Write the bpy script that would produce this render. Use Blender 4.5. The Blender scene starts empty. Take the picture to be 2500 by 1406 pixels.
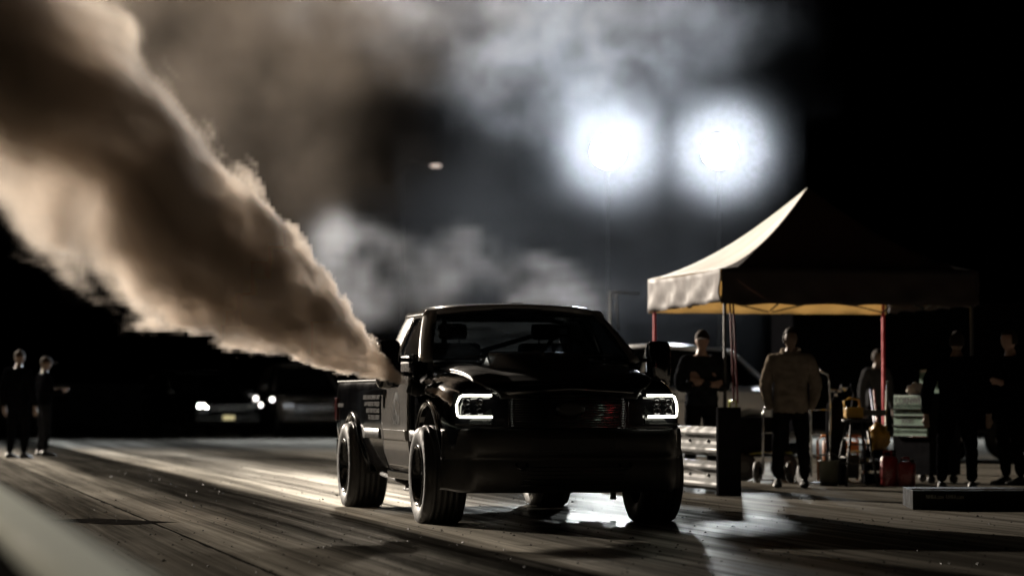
import bpy, bmesh, math, random
from math import sin, cos, pi, radians, sqrt, atan2
from mathutils import Vector, Matrix
random.seed(7)
S = bpy.context.scene
COL = S.collection

# ------------------------------------------------------------------ camera
FPX, HOR, CAMH, TH = 7109.0, 970.3, 1.02, radians(12.665)
cam_d = bpy.data.cameras.new('camera'); cam = bpy.data.objects.new('camera', cam_d); COL.objects.link(cam)
cam.location = (0, 0, CAMH); cam.rotation_euler = (radians(90) + math.atan((HOR - 703) / FPX), 0, 0)
cam_d.sensor_width = 36; cam_d.lens = 36 * FPX / 2500; cam_d.clip_end = 2000; cam_d.clip_start = .1
cam_d.dof.use_dof = True; cam_d.dof.focus_distance = 23.6; cam_d.dof.aperture_fstop = 1.7
S.camera = cam
# ------------------------------------------------------------------ night sky, exposure
W = bpy.data.worlds.new('World'); S.world = W; W.use_nodes = True
wn = W.node_tree.nodes; bg = wn['Background']
sky = wn.new('ShaderNodeTexSky'); sky.sky_type = 'NISHITA'; sky.sun_disc = False
sky.sun_elevation = radians(-8); sky.sun_rotation = radians(200)
W.node_tree.links.new(sky.outputs[0], bg.inputs[0]); bg.inputs[1].default_value = 0.05
S.view_settings.view_transform = 'Standard'; S.view_settings.look = 'None'
S.view_settings.exposure = 0; S.view_settings.gamma = 1
# ------------------------------------------------------------------ floodlights of the place (the tower bodies are built further down)
#        name      x     y    z    aim              watts   colour            radius
LAMPS = [('L1', 2.48, 75, 7.36, (0, 10, 0), 21000, (.84, .92, 1.0), .45),
         ('L2', 5.35, 75, 7.36, (2, 10, 0), 21000, (.84, .92, 1.0), .45),
         ('L3', -3.2, 60, 11.5, (0, 18, 0), 6500, (1.0, .88, .74), .35),
         ('L4', -36., 82, 20.0, (3.2, 35, 2), 470000, (1.0, .88, .74), .4)]
lamp_obj = {}
for n, x, y, z, aim, p, c, r in LAMPS:
    ld = bpy.data.lights.new('lamp_light', 'SPOT'); lo = bpy.data.objects.new('lamp_light', ld); COL.objects.link(lo)
    ld.energy = p; ld.color = c; ld.shadow_soft_size = r; ld.spot_size = radians({'L4': 38, 'L3': 66}.get(n, 160)); ld.spot_blend = 1 if n in ('L3', 'L4') else .6
    lo.location = (x, y - .25, z); lo.rotation_euler = (Vector(aim) - Vector((x, y, z))).to_track_quat('-Z', 'Y').to_euler()
    lamp_obj[n] = lo
# ------------------------------------------------------------------ cycles quality
cy = S.cycles
cy.use_denoising = True; cy.max_bounces = 8; cy.volume_bounces = 4; cy.diffuse_bounces = 2; cy.glossy_bounces = 3
cy.transmission_bounces = 6; cy.transparent_max_bounces = 12; cy.sample_clamp_indirect = 4; cy.sample_clamp_direct = 60
cy.volume_step_rate = 1.2; cy.volume_max_steps = 400; cy.use_adaptive_sampling = True; cy.adaptive_threshold = .03
cy.caustics_reflective = False; cy.caustics_refractive = False

# ================================================================== helpers
def ground_at(x, y):
    d = CAMH * FPX / (y - HOR); return Vector(((x - 1250) * d / FPX, d, 0))
def at(x, y, d):
    return Vector(((x - 1250) * d / FPX, d, CAMH + (HOR - y) * d / FPX))

def mat(name, col=(.5, .5, .5), rough=.5, metal=0, coat=0, vary=.15, scale=8, bump=0, bscale=60, emit=None, es=0, trans=0, spec=.5, transl=None):
    m = bpy.data.materials.new(name); m.use_nodes = True; nt = m.node_tree; N = nt.nodes; L = nt.links
    b = N['Principled BSDF']
    b.inputs['Base Color'].default_value = (*col, 1); b.inputs['Roughness'].default_value = rough
    b.inputs['Metallic'].default_value = metal; b.inputs['Coat Weight'].default_value = coat
    b.inputs['Coat Roughness'].default_value = .03
    b.inputs['Transmission Weight'].default_value = trans; b.inputs['Specular IOR Level'].default_value = spec
    if emit: b.inputs['Emission Color'].default_value = (*emit, 1); b.inputs['Emission Strength'].default_value = es
    tc = N.new('ShaderNodeTexCoord')
    if vary:
        n = N.new('ShaderNodeTexNoise'); n.inputs['Scale'].default_value = scale; n.inputs['Detail'].default_value = 6
        L.new(tc.outputs['Object'], n.inputs['Vector'])
        r = N.new('ShaderNodeMapRange'); r.inputs[3].default_value = 1 - vary; r.inputs[4].default_value = 1 + vary
        r.inputs[1].default_value = .3; r.inputs[2].default_value = .7
        L.new(n.outputs[0], r.inputs[0])
        mx = N.new('ShaderNodeVectorMath'); mx.operation = 'SCALE'; mx.inputs[0].default_value = col
        L.new(r.outputs[0], mx.inputs['Scale']); L.new(mx.outputs[0], b.inputs['Base Color'])
        r2 = N.new('ShaderNodeMapRange'); r2.inputs[3].default_value = max(.01, rough * (1 - vary)); r2.inputs[4].default_value = min(1, rough * (1 + vary * 1.5))
        r2.inputs[1].default_value = .3; r2.inputs[2].default_value = .7
        L.new(n.outputs[0], r2.inputs[0]); L.new(r2.outputs[0], b.inputs['Roughness'])
    if bump:
        n = N.new('ShaderNodeTexNoise'); n.inputs['Scale'].default_value = bscale; n.inputs['Detail'].default_value = 5
        L.new(tc.outputs['Object'], n.inputs['Vector'])
        bp = N.new('ShaderNodeBump'); bp.inputs['Strength'].default_value = bump; bp.inputs['Distance'].default_value = .01
        L.new(n.outputs[0], bp.inputs['Height']); L.new(bp.outputs[0], b.inputs['Normal'])
    if transl:
        t = N.new('ShaderNodeBsdfTranslucent'); t.inputs[0].default_value = (*transl[0], 1)
        mx = N.new('ShaderNodeMixShader'); mx.inputs[0].default_value = transl[1]
        L.new(b.outputs[0], mx.inputs[1]); L.new(t.outputs[0], mx.inputs[2]); L.new(mx.outputs[0], N['Material Output'].inputs[0])
    return m

M = dict(
    black=mat('black_gloss_paint', (.006, .006, .007), .10, coat=1, vary=.3, scale=5),
    hood=mat('satin_black_hood', (.02, .018, .017), .42, vary=.25, scale=6),
    white=mat('white_paint', (.27, .26, .25), .16, coat=.8, vary=.12, scale=3),
    trim=mat('black_plastic', (.012, .012, .012), .45, vary=.3, scale=20, bump=.1),
    rubber=mat('tyre_rubber', (.014, .013, .012), .55, vary=.35, scale=9, bump=.3, bscale=40),
    chrome=mat('chrome', (.55, .55, .56), .10, metal=1, vary=.2),
    dchrome=mat('dark_chrome', (.09, .09, .095), .10, metal=1, vary=.2),
    rim=mat('black_rim', (.03, .03, .03), .18, metal=.6, vary=.2),
    under=mat('chassis_steel', (.012, .011, .01), .7, vary=.3),
    led=mat('led_strip', (1, 1, 1), .3, vary=0, emit=(1, .97, .80), es=6),
    lenscup=mat('headlight_housing', (.015, .016, .016), .2, vary=.2),
    seat=mat('seat_fabric', (.03, .03, .03), .8),
    decal=mat('grey_lettering', (.16, .155, .15), .35, vary=.1),
    painted_refl=mat('dark_painted_reflection', (.035, .034, .033), .3, vary=.2),
    tail=mat('tail_lamp_red', (.05, .008, .008), .15),
    steel=mat('galvanised_steel', (.06, .06, .055), .5, metal=.2, vary=.35, scale=4, bump=.08, bscale=30),
    pole=mat('dark_pole', (.03, .03, .03), .5, metal=.4, vary=.3),
    fabric_dark=mat('dark_canopy_fabric', (.035, .028, .027), .75, vary=.25, scale=2, bump=.3, bscale=9, transl=((.22, .15, .13), .35)),
    fabric_grey=mat('grey_canopy_fabric', (.24, .22, .215), .7, vary=.2, scale=3, bump=.5, bscale=6, transl=((.35, .3, .28), .25)),
    fabric_ochre=mat('ochre_canopy_fabric', (.55, .42, .2), .75, vary=.15, scale=2, transl=((.62, .48, .27), .5)),
    red=mat('red_tube', (.5, .02, .03), .4, vary=.2),
    skin=mat('skin', (.36, .22, .16), .5, vary=.15, scale=20),
    dskin=mat('tanned_skin', (.15, .095, .065), .5, vary=.15, scale=20),
    hoodie=mat('tan_hoodie', (.20, .165, .13), .9, vary=.2, scale=12, bump=.4, bscale=30),
    jacket=mat('dark_jacket', (.018, .019, .022), .6, vary=.3, scale=12, bump=.4, bscale=25),
    trousers=mat('dark_trousers', (.010, .010, .011), .8, vary=.3, scale=14, bump=.4, bscale=25),
    blackcloth=mat('black_clothing', (.003, .003, .0035), .9, vary=.3, scale=14, bump=.3, bscale=25),
    hair=mat('brown_hair', (.02, .013, .009), .8, spec=.1, vary=.5, scale=60, bump=.5, bscale=120),
    capm=mat('dark_cap', (.03, .017, .010), .9, vary=.3, spec=.1),
    shoe=mat('dark_shoe', (.012, .012, .012), .5, vary=.3),
    green=mat('green_drawer', (.13, .22, .16), .35, vary=.12, scale=10),
    letter=mat('black_lettering', (.006, .006, .006), .5, vary=0),
    cab_black=mat('cabinet_black', (.010, .010, .011), .8, vary=.3, spec=0),
    rag=mat('white_rag', (.62, .55, .48), .9, vary=.15, bump=.4, bscale=30),
    jug=mat('red_plastic', (.22, .018, .018), .3, vary=.2),
    yellow=mat('yellow_plastic', (.42, .23, .02), .4, vary=.2),
    orange=mat('orange_tube', (.42, .14, .03), .45, vary=.2),
    blue=mat('blue_handle', (.03, .06, .35), .35, vary=.2),
    ivory=mat('ivory_handle', (.65, .58, .42), .4, vary=.15),
    ygreen=mat('yellow_green_hose', (.28, .30, .06), .4, vary=.2),
    bucket=mat('grey_bucket', (.10, .10, .07), .5, vary=.2),
    carwhite=mat('white_car_paint', (.80, .80, .80), .3, coat=.3, vary=.05),
    cardark=mat('dark_car_paint', (.012, .013, .015), .15, coat=1, vary=.2),
    cargrey=mat('grey_car_paint', (.20, .18, .16), .3, coat=.8, vary=.2),
    plate=mat('licence_plate', (.7, .62, .3), .3, vary=.1, emit=(1, .85, .45), es=.5),  # emission stands in for light thrown back by the plate
    hl=mat('headlamp_glint', (1, 1, 1), .3, vary=0, emit=(1, .98, .92), es=30),
    hl2=mat('marker_lamp', (1, 1, 1), .3, vary=0, emit=(1, .95, .88), es=6),
    lamp=mat('lamp_glass', (1, 1, 1), .3, vary=0, emit=(.95, .98, 1.0), es=120),
    lampw=mat('warm_lamp_glass', (1, 1, 1), .3, vary=0, emit=(1.0, .86, .70), es=60),
    farlamp=mat('far_lamp_glass', (1, 1, 1), .3, vary=0, emit=(1.0, .80, .68), es=.8),
    redbulb=mat('red_bulb', (.8, .1, .1), .3, vary=0, emit=(1, .03, .05), es=2.5),
    greenbulb=mat('green_bulb', (.7, 1, .8), .3, vary=0, emit=(.6, 1, .75), es=1.5),
    platform=mat('black_platform', (.008, .008, .007), .8, vary=.3, bump=.1, spec=.03),
    printm=mat('pale_print', (.22, .21, .17), .5, vary=.1),
    farwall=mat('far_concrete', (.10, .10, .095), .8, vary=.3, scale=1.5),
    painted=mat('pale_painted_steel', (.80, .83, .64), .85, spec=.1, vary=.12, scale=3),
    crumb=mat('rubber_crumb', (.012, .012, .012), .7, vary=.2),
)
def glass(name, tint, alpha):
    m = bpy.data.materials.new(name); m.use_nodes = True; N = m.node_tree.nodes; L = m.node_tree.links
    g = N.new('ShaderNodeBsdfGlossy'); g.inputs['Roughness'].default_value = .02
    t = N.new('ShaderNodeBsdfTransparent'); t.inputs[0].default_value = (*tint, 1)
    fr = N.new('ShaderNodeFresnel'); fr.inputs[0].default_value = 1.5
    mx = N.new('ShaderNodeMixShader'); L.new(fr.outputs[0], mx.inputs[0]); L.new(t.outputs[0], mx.inputs[1]); L.new(g.outputs[0], mx.inputs[2])
    if alpha > .2:      # thin film of road dust that catches the backlight
        dn_ = N.new('ShaderNodeTexNoise'); dn_.inputs['Scale'].default_value = 3; dn_.inputs['Detail'].default_value = 6
        dr = N.new('ShaderNodeMapRange'); dr.inputs[1].default_value = .3; dr.inputs[2].default_value = .75; dr.inputs[3].default_value = .02; dr.inputs[4].default_value = .09; L.new(dn_.outputs[0], dr.inputs[0])
        tl = N.new('ShaderNodeBsdfTranslucent'); tl.inputs[0].default_value = (.8, .85, .9, 1); m2 = N.new('ShaderNodeMixShader')
        L.new(dr.outputs[0], m2.inputs[0]); L.new(mx.outputs[0], m2.inputs[1]); L.new(tl.outputs[0], m2.inputs[2]); mx = m2
    L.new(mx.outputs[0], N['Material Output'].inputs[0]); N.remove(N['Principled BSDF']); return m
M['glass'] = glass('windscreen_glass', (.08, .09, .095), .3)
M['lens'] = glass('clear_lens', (.9, .9, .9), .1)

# ---- objects
def empty(name, loc=(0, 0, 0), rz=0, parent=None):
    o = bpy.data.objects.new(name, None); COL.objects.link(o); o.location = loc; o.rotation_euler = (0, 0, rz); o.parent = parent
    o.empty_display_size = .1; return o
def tag(o, label, cat, group=None):
    o['label'] = label; o['category'] = cat
    if group: o['group'] = group
    return o
def struct(o): o['kind'] = 'structure'; return o
def obj(name, bm, m, parent=None, smooth=False, loc=(0, 0, 0)):
    me = bpy.data.meshes.new(name)
    if smooth:
        for f in bm.faces: f.smooth = True
    bm.to_mesh(me); bm.free()
    me.materials.append(M[m] if isinstance(m, str) else m)
    o = bpy.data.objects.new(name, me); COL.objects.link(o); o.parent = parent; o.location = loc
    return o
def BM(): return bmesh.new()
def box(bm, x0, x1, y0, y1, z0, z1, mtx=None, bev=0):
    vs = [bm.verts.new((x, y, z)) for x in (x0, x1) for y in (y0, y1) for z in (z0, z1)]
    F = [bm.faces.new([vs[i] for i in q]) for q in ((0, 1, 3, 2), (4, 6, 7, 5), (0, 4, 5, 1), (2, 3, 7, 6), (0, 2, 6, 4), (1, 5, 7, 3))]
    if bev:
        es = {e for f in F for e in f.edges}
        r = bmesh.ops.bevel(bm, geom=list(es), offset=bev, segments=2, affect='EDGES', profile=.6)
        vs = list({v for f in r['faces'] for v in f.verts} | {v for v in vs if v.is_valid})
    if mtx is not None: bmesh.ops.transform(bm, matrix=mtx, verts=[v for v in vs if v.is_valid])
    return bm
def tube(bm, pts, r, n=8, closed=False):
    pts = [Vector(p) for p in pts]; rings = []; K = len(pts)
    rr = r if isinstance(r, (list, tuple)) else [r] * K
    for i, p in enumerate(pts):
        a = pts[i - 1] if (i > 0 or closed) else p; b = pts[(i + 1) % K] if (i < K - 1 or closed) else p
        t = (b - a).normalized(); up = Vector((0, 0, 1)) if abs(t.z) < .95 else Vector((1, 0, 0))
        u = t.cross(up).normalized(); v = t.cross(u)
        rings.append([bm.verts.new(p + (u * cos(2 * pi * k / n) + v * sin(2 * pi * k / n)) * rr[i]) for k in range(n)])
    for i in range(K if closed else K - 1):
        a, b = rings[i], rings[(i + 1) % K]
        for k in range(n):
            f = bm.faces.new((a[k], a[(k + 1) % n], b[(k + 1) % n], b[k])); f.smooth = True
    if not closed: bm.faces.new(rings[0][::-1]); bm.faces.new(rings[-1])
    return bm
def lathe(bm, prof, n=32, axis='Z', c=(0, 0, 0), cap=False):
    """prof: list of (r, h) ; revolved about axis through c"""
    c = Vector(c); rings = []
    for r, h in prof:
        ring = []
        for k in range(n):
            a = 2 * pi * k / n; p = (r * cos(a), r * sin(a), h)
            if axis == 'X': p = (h, r * cos(a), r * sin(a))
            if axis == 'Y': p = (r * cos(a), h, r * sin(a))
            ring.append(bm.verts.new(c + Vector(p)))
        rings.append(ring)
    for i in range(len(rings) - 1):
        a, b = rings[i], rings[i + 1]
        for k in range(n):
            f = bm.faces.new((a[k], a[(k + 1) % n], b[(k + 1) % n], b[k])); f.smooth = True
    if cap: bm.faces.new(rings[0][::-1]); bm.faces.new(rings[-1])
    bmesh.ops.remove_doubles(bm, verts=bm.verts[:], dist=1e-5)
    return bm
def grid(bm, fn, us, vs):
    P = [[bm.verts.new(fn(u, v)) for v in vs] for u in us]
    for i in range(len(us) - 1):
        for j in range(len(vs) - 1):
            f = bm.faces.new((P[i][j], P[i + 1][j], P[i + 1][j + 1], P[i][j + 1])); f.smooth = True
    return bm
def lin(a, b, n): return [a + (b - a) * i / (n - 1) for i in range(n)]
def interp(t, xs, ys):
    if t <= xs[0]: return ys[0]
    for i in range(1, len(xs)):
        if t <= xs[i]:
            k = (t - xs[i - 1]) / (xs[i] - xs[i - 1]); return ys[i - 1] + (ys[i] - ys[i - 1]) * k
    return ys[-1]
def sstep(a, b, x):
    t = max(0, min(1, (x - a) / (b - a))); return t * t * (3 - 2 * t)
def bake(o):
    dg = bpy.context.evaluated_depsgraph_get(); dg.update()
    me = bpy.data.meshes.new_from_object(o.evaluated_get(dg)); old = o.data
    o.modifiers.clear(); me.name = o.name; o.data = me; return o
def loft(bm, secs, mirror=True):
    rings = []
    for s in secs:
        pts = list(s)
        if mirror: pts = pts + [(-x, y, z) for x, y, z in pts[::-1] if abs(x) > 1e-6]
        rings.append([bm.verts.new(p) for p in pts])
    n = len(rings[0])
    for a, b in zip(rings[:-1], rings[1:]):
        for k in range(n): bm.faces.new((a[k], a[(k + 1) % n], b[(k + 1) % n], b[k]))
    bm.faces.new(rings[0][::-1]); bm.faces.new(rings[-1]); bmesh.ops.recalc_face_normals(bm, faces=bm.faces[:]); return bm
def subsurf(o, lv=2, cutters=(), smooth=True):
    if lv:
        s = o.modifiers.new('s', 'SUBSURF'); s.levels = s.render_levels = lv
    tmp = []
    for (y, z, r, x0, x1) in cutters:
        b = BM(); lathe(b, [(r, x0), (r, x1)], 40, 'X', (0, y, z), True); bmesh.ops.recalc_face_normals(b, faces=b.faces[:]); c = obj('cutter', b, 'under'); tmp.append(c); c.parent = o.parent
        m = o.modifiers.new('b', 'BOOLEAN'); m.operation = 'DIFFERENCE'; m.object = c; m.solver = 'EXACT'
    bake(o)
    for c in tmp: bpy.data.objects.remove(c, do_unlink=True)
    if smooth:
        for p in o.data.polygons: p.use_smooth = True
        try: o.data.set_sharp_from_angle(angle=radians(38))
        except Exception: pass
    return o
def solid(o, t, off=-1):
    m = o.modifiers.new('t', 'SOLIDIFY'); m.thickness = t; m.offset = off; return bake(o)
def text(s, size, m, parent, mtx, name='lettering', shear=0, align='LEFT', ext=.001, sx=1):
    cu = bpy.data.curves.new(name, 'FONT'); cu.body = s; cu.size = size; cu.extrude = ext; cu.shear = shear; cu.align_x = align
    o = bpy.data.objects.new(name, cu); COL.objects.link(o)
    dg = bpy.context.evaluated_depsgraph_get(); me = bpy.data.meshes.new_from_object(o.evaluated_get(dg))
    bpy.data.objects.remove(o, do_unlink=True)
    me.transform(mtx @ Matrix.Diagonal((sx, 1, 1, 1))); me.materials.clear(); me.materials.append(M[m]); r = bpy.data.objects.new(name, me); COL.objects.link(r); r.parent = parent; return r
def words(line, size, m, parent, mtx, sx=1, shear=0, ext=.001):
    """a line of print, right aligned at mtx, one piece per word"""
    x = 0
    for w in line.split()[::-1]:
        o = text(w, size, m, parent, Matrix.Identity(4), shear=shear, sx=sx, ext=ext)
        xs = [v.co.x for v in o.data.vertices]; wd = max(xs) - min(xs)
        o.data.transform(mtx @ Matrix.Translation((x - max(xs), 0, 0))); x -= wd + size * .32 * sx
def copy_tree(o, parent=None):
    c = o.copy(); COL.objects.link(c); c.parent = parent
    for ch in list(o.children): copy_tree(ch, c)
    return c

# ================================================================== ground and drag strip
def track_material():
    m = bpy.data.materials.new('drag_strip_surface'); m.use_nodes = True; nt = m.node_tree; N = nt.nodes; L = nt.links
    b = N['Principled BSDF']; tc = N.new('ShaderNodeTexCoord')
    sep = N.new('ShaderNodeSeparateXYZ'); L.new(tc.outputs['Object'], sep.inputs[0])
    def noise(sc, vec, det=4, rough=.55):
        mp = N.new('ShaderNodeMapping'); mp.inputs['Scale'].default_value = vec; L.new(tc.outputs['Object'], mp.inputs[0])
        n = N.new('ShaderNodeTexNoise'); n.inputs['Scale'].default_value = sc; n.inputs['Detail'].default_value = det
        n.inputs['Roughness'].default_value = rough; L.new(mp.outputs[0], n.inputs[0]); return n.outputs[0]
    def math(op, a, c, clamp=False):
        n = N.new('ShaderNodeMath'); n.operation = op; n.use_clamp = clamp
        for i, v in enumerate((a, c)):
            if isinstance(v, (int, float)): n.inputs[i].default_value = v
            else: L.new(v, n.inputs[i])
        return n.outputs[0]
    streak = noise(1, (5.5, .09, 1), 6, .62)       # long fine streaks along the lane
    streak2 = noise(1, (26, .16, 1), 5, .6)
    broad = noise(1, (1.2, .08, 1), 3)
    grain = noise(1, (60, 60, 1), 5, .7)
    patch = noise(1, (1.1, .30, 1), 6, .65)
    # lateral position wobbled by the streaks
    wob = math('MULTIPLY', math('SUBTRACT', broad, .5), .30)
    s = math('ADD', sep.outputs[0], wob)
    u = math('DIVIDE', s, 14.0)
    ramp = N.new('ShaderNodeValToRGB'); cr = ramp.color_ramp; cr.interpolation = 'LINEAR'
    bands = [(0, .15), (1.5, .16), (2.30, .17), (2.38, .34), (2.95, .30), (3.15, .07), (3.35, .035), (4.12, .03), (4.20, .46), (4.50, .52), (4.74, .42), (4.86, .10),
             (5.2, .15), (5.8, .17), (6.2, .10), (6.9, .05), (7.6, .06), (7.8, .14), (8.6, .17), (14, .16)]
    for i, (p, v) in enumerate(bands):
        e = cr.elements[i] if i < 2 else cr.elements.new(p / 14)
        e.position = p / 14; v *= .9; e.color = (v, v * .92, v * .78, 1)
    L.new(u, ramp.inputs[0])
    k = math('ADD', math('MULTIPLY', streak, 1.5), math('MULTIPLY', streak2, .7))   # ~1.1 mean
    k = math('POWER', math('MAXIMUM', math('MULTIPLY', math('SUBTRACT', k, .50), 1.75), .05), 1.6)
    k = math('MULTIPLY', k, math('ADD', math('MULTIPLY', grain, .7), .65))
    k = math('MULTIPLY', k, math('ADD', math('MULTIPLY', patch, 1.5), .25))
    k = math('MAXIMUM', k, .12)
    v_ = N.new('ShaderNodeVectorMath'); v_.operation = 'SCALE'; L.new(ramp.outputs[0], v_.inputs[0]); L.new(k, v_.inputs['Scale'])
    # roughness: rubber is glossier
    bw = N.new('ShaderNodeRGBToBW'); L.new(ramp.outputs[0], bw.inputs[0])
    r = N.new('ShaderNodeMapRange'); r.inputs[1].default_value = .02; r.inputs[2].default_value = .19; r.inputs[3].default_value = .24; r.inputs[4].default_value = .36
    L.new(bw.outputs[0], r.inputs[0])
    rr = math('ADD', r.outputs[0], math('MULTIPLY', math('SUBTRACT', streak, .5), .35))
    hgt = math('ADD', math('MULTIPLY', streak2, .5), math('ADD', math('MULTIPLY', grain, .5), math('MULTIPLY', patch, 1.0)))
    bp = N.new('ShaderNodeBump'); bp.inputs['Strength'].default_value = .35; bp.inputs['Distance'].default_value = .012
    L.new(hgt, bp.inputs['Height'])
    # matt surface with worn glossy tracks (seen at two degrees a full dielectric would mirror everywhere)
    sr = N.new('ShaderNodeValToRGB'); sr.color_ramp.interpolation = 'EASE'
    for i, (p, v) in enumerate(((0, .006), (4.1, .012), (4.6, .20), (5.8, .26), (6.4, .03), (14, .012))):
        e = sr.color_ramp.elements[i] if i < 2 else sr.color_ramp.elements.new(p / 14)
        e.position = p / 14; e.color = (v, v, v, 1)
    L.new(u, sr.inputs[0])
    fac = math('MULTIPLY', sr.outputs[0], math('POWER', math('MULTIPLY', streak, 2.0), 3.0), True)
    df = N.new('ShaderNodeBsdfDiffuse'); df.inputs['Roughness'].default_value = .6; L.new(v_.outputs[0], df.inputs[0]); L.new(bp.outputs[0], df.inputs['Normal'])
    gl = N.new('ShaderNodeBsdfGlossy'); gl.inputs[0].default_value = (.85, .82, .75, 1); L.new(rr, gl.inputs['Roughness']); L.new(bp.outputs[0], gl.inputs['Normal'])
    mx = N.new('ShaderNodeMixShader'); L.new(fac, mx.inputs[0]); L.new(df.outputs[0], mx.inputs[1]); L.new(gl.outputs[0], mx.inputs[2])
    L.new(mx.outputs[0], N['Material Output'].inputs[0]); N.remove(b)
    return m
bm = BM(); box(bm, -400, 400, -60, 900, -.5, -.006)
struct(obj('ground', bm, mat('dark_ground', (.02, .019, .017), .9, vary=.4, scale=.5, bump=.3, bscale=3, spec=0)))
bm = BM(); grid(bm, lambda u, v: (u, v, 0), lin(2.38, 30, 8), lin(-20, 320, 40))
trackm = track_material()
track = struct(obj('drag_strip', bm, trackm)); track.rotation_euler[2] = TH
bm = BM()   # outer shoulder slabs, a few mm lower than the lane, broken edge
es = lin(-20, 320, 900); random.seed(3)
edge = [2.365 - abs(random.gauss(0, .012)) for _ in es]
pv = [(bm.verts.new((-30, y, -.004)), bm.verts.new((edge[i], y, -.004))) for i, y in enumerate(es)]
for a, c in zip(pv[:-1], pv[1:]): bm.faces.new((a[0], a[1], c[1], c[0]))
sh = struct(obj('shoulder', bm, trackm)); sh.rotation_euler[2] = TH
TM = Matrix.Rotation(TH, 4, 'Z')
def tr(s, t, z=0): return TM @ Vector((s, t, z))
bm = BM(); random.seed(11)      # rubber crumbs and grit lying on the lane
for i in range(2600):
    s_ = random.uniform(.5, 10); t_ = 14 + 40 * random.random() ** 1.7; r = random.uniform(.003, .011) * (1.6 if random.random() < .06 else 1)
    p = tr(s_, t_, r * .3); a = random.random() * 6
    vs = [bm.verts.new(p + Vector((cos(a + k * 2.1) * r * random.uniform(.6, 1.7), sin(a + k * 2.1) * r * random.uniform(.6, 1.7), -r * .3))) for k in range(3)] + [bm.verts.new(p + Vector((0, 0, r * .7)))]
    for q in ((0, 1, 3), (1, 2, 3), (2, 0, 3)): bm.faces.new([vs[j] for j in q])
o = obj('rubber_crumbs', bm, 'crumb'); o['kind'] = 'stuff'; o['label'] = 'small rubber crumbs and grit scattered over the drag strip'
for (x0, y0, x1, y1, w) in ((165, 1266, 372, 1276, .30), (0, 1247, 120, 1252, .1)):  # flat dark strips painted on the shoulder in place of cast shadows
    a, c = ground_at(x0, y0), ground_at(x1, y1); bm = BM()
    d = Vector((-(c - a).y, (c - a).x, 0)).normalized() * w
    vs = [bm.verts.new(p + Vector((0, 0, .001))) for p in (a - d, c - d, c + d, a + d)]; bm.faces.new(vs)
    obj('shadow_patch', bm, mat('painted_shadow', (.012, .011, .010), 1, vary=.4, bump=.2, spec=0), sh).matrix_parent_inverse = Matrix.Rotation(-TH, 4, 'Z')

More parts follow.
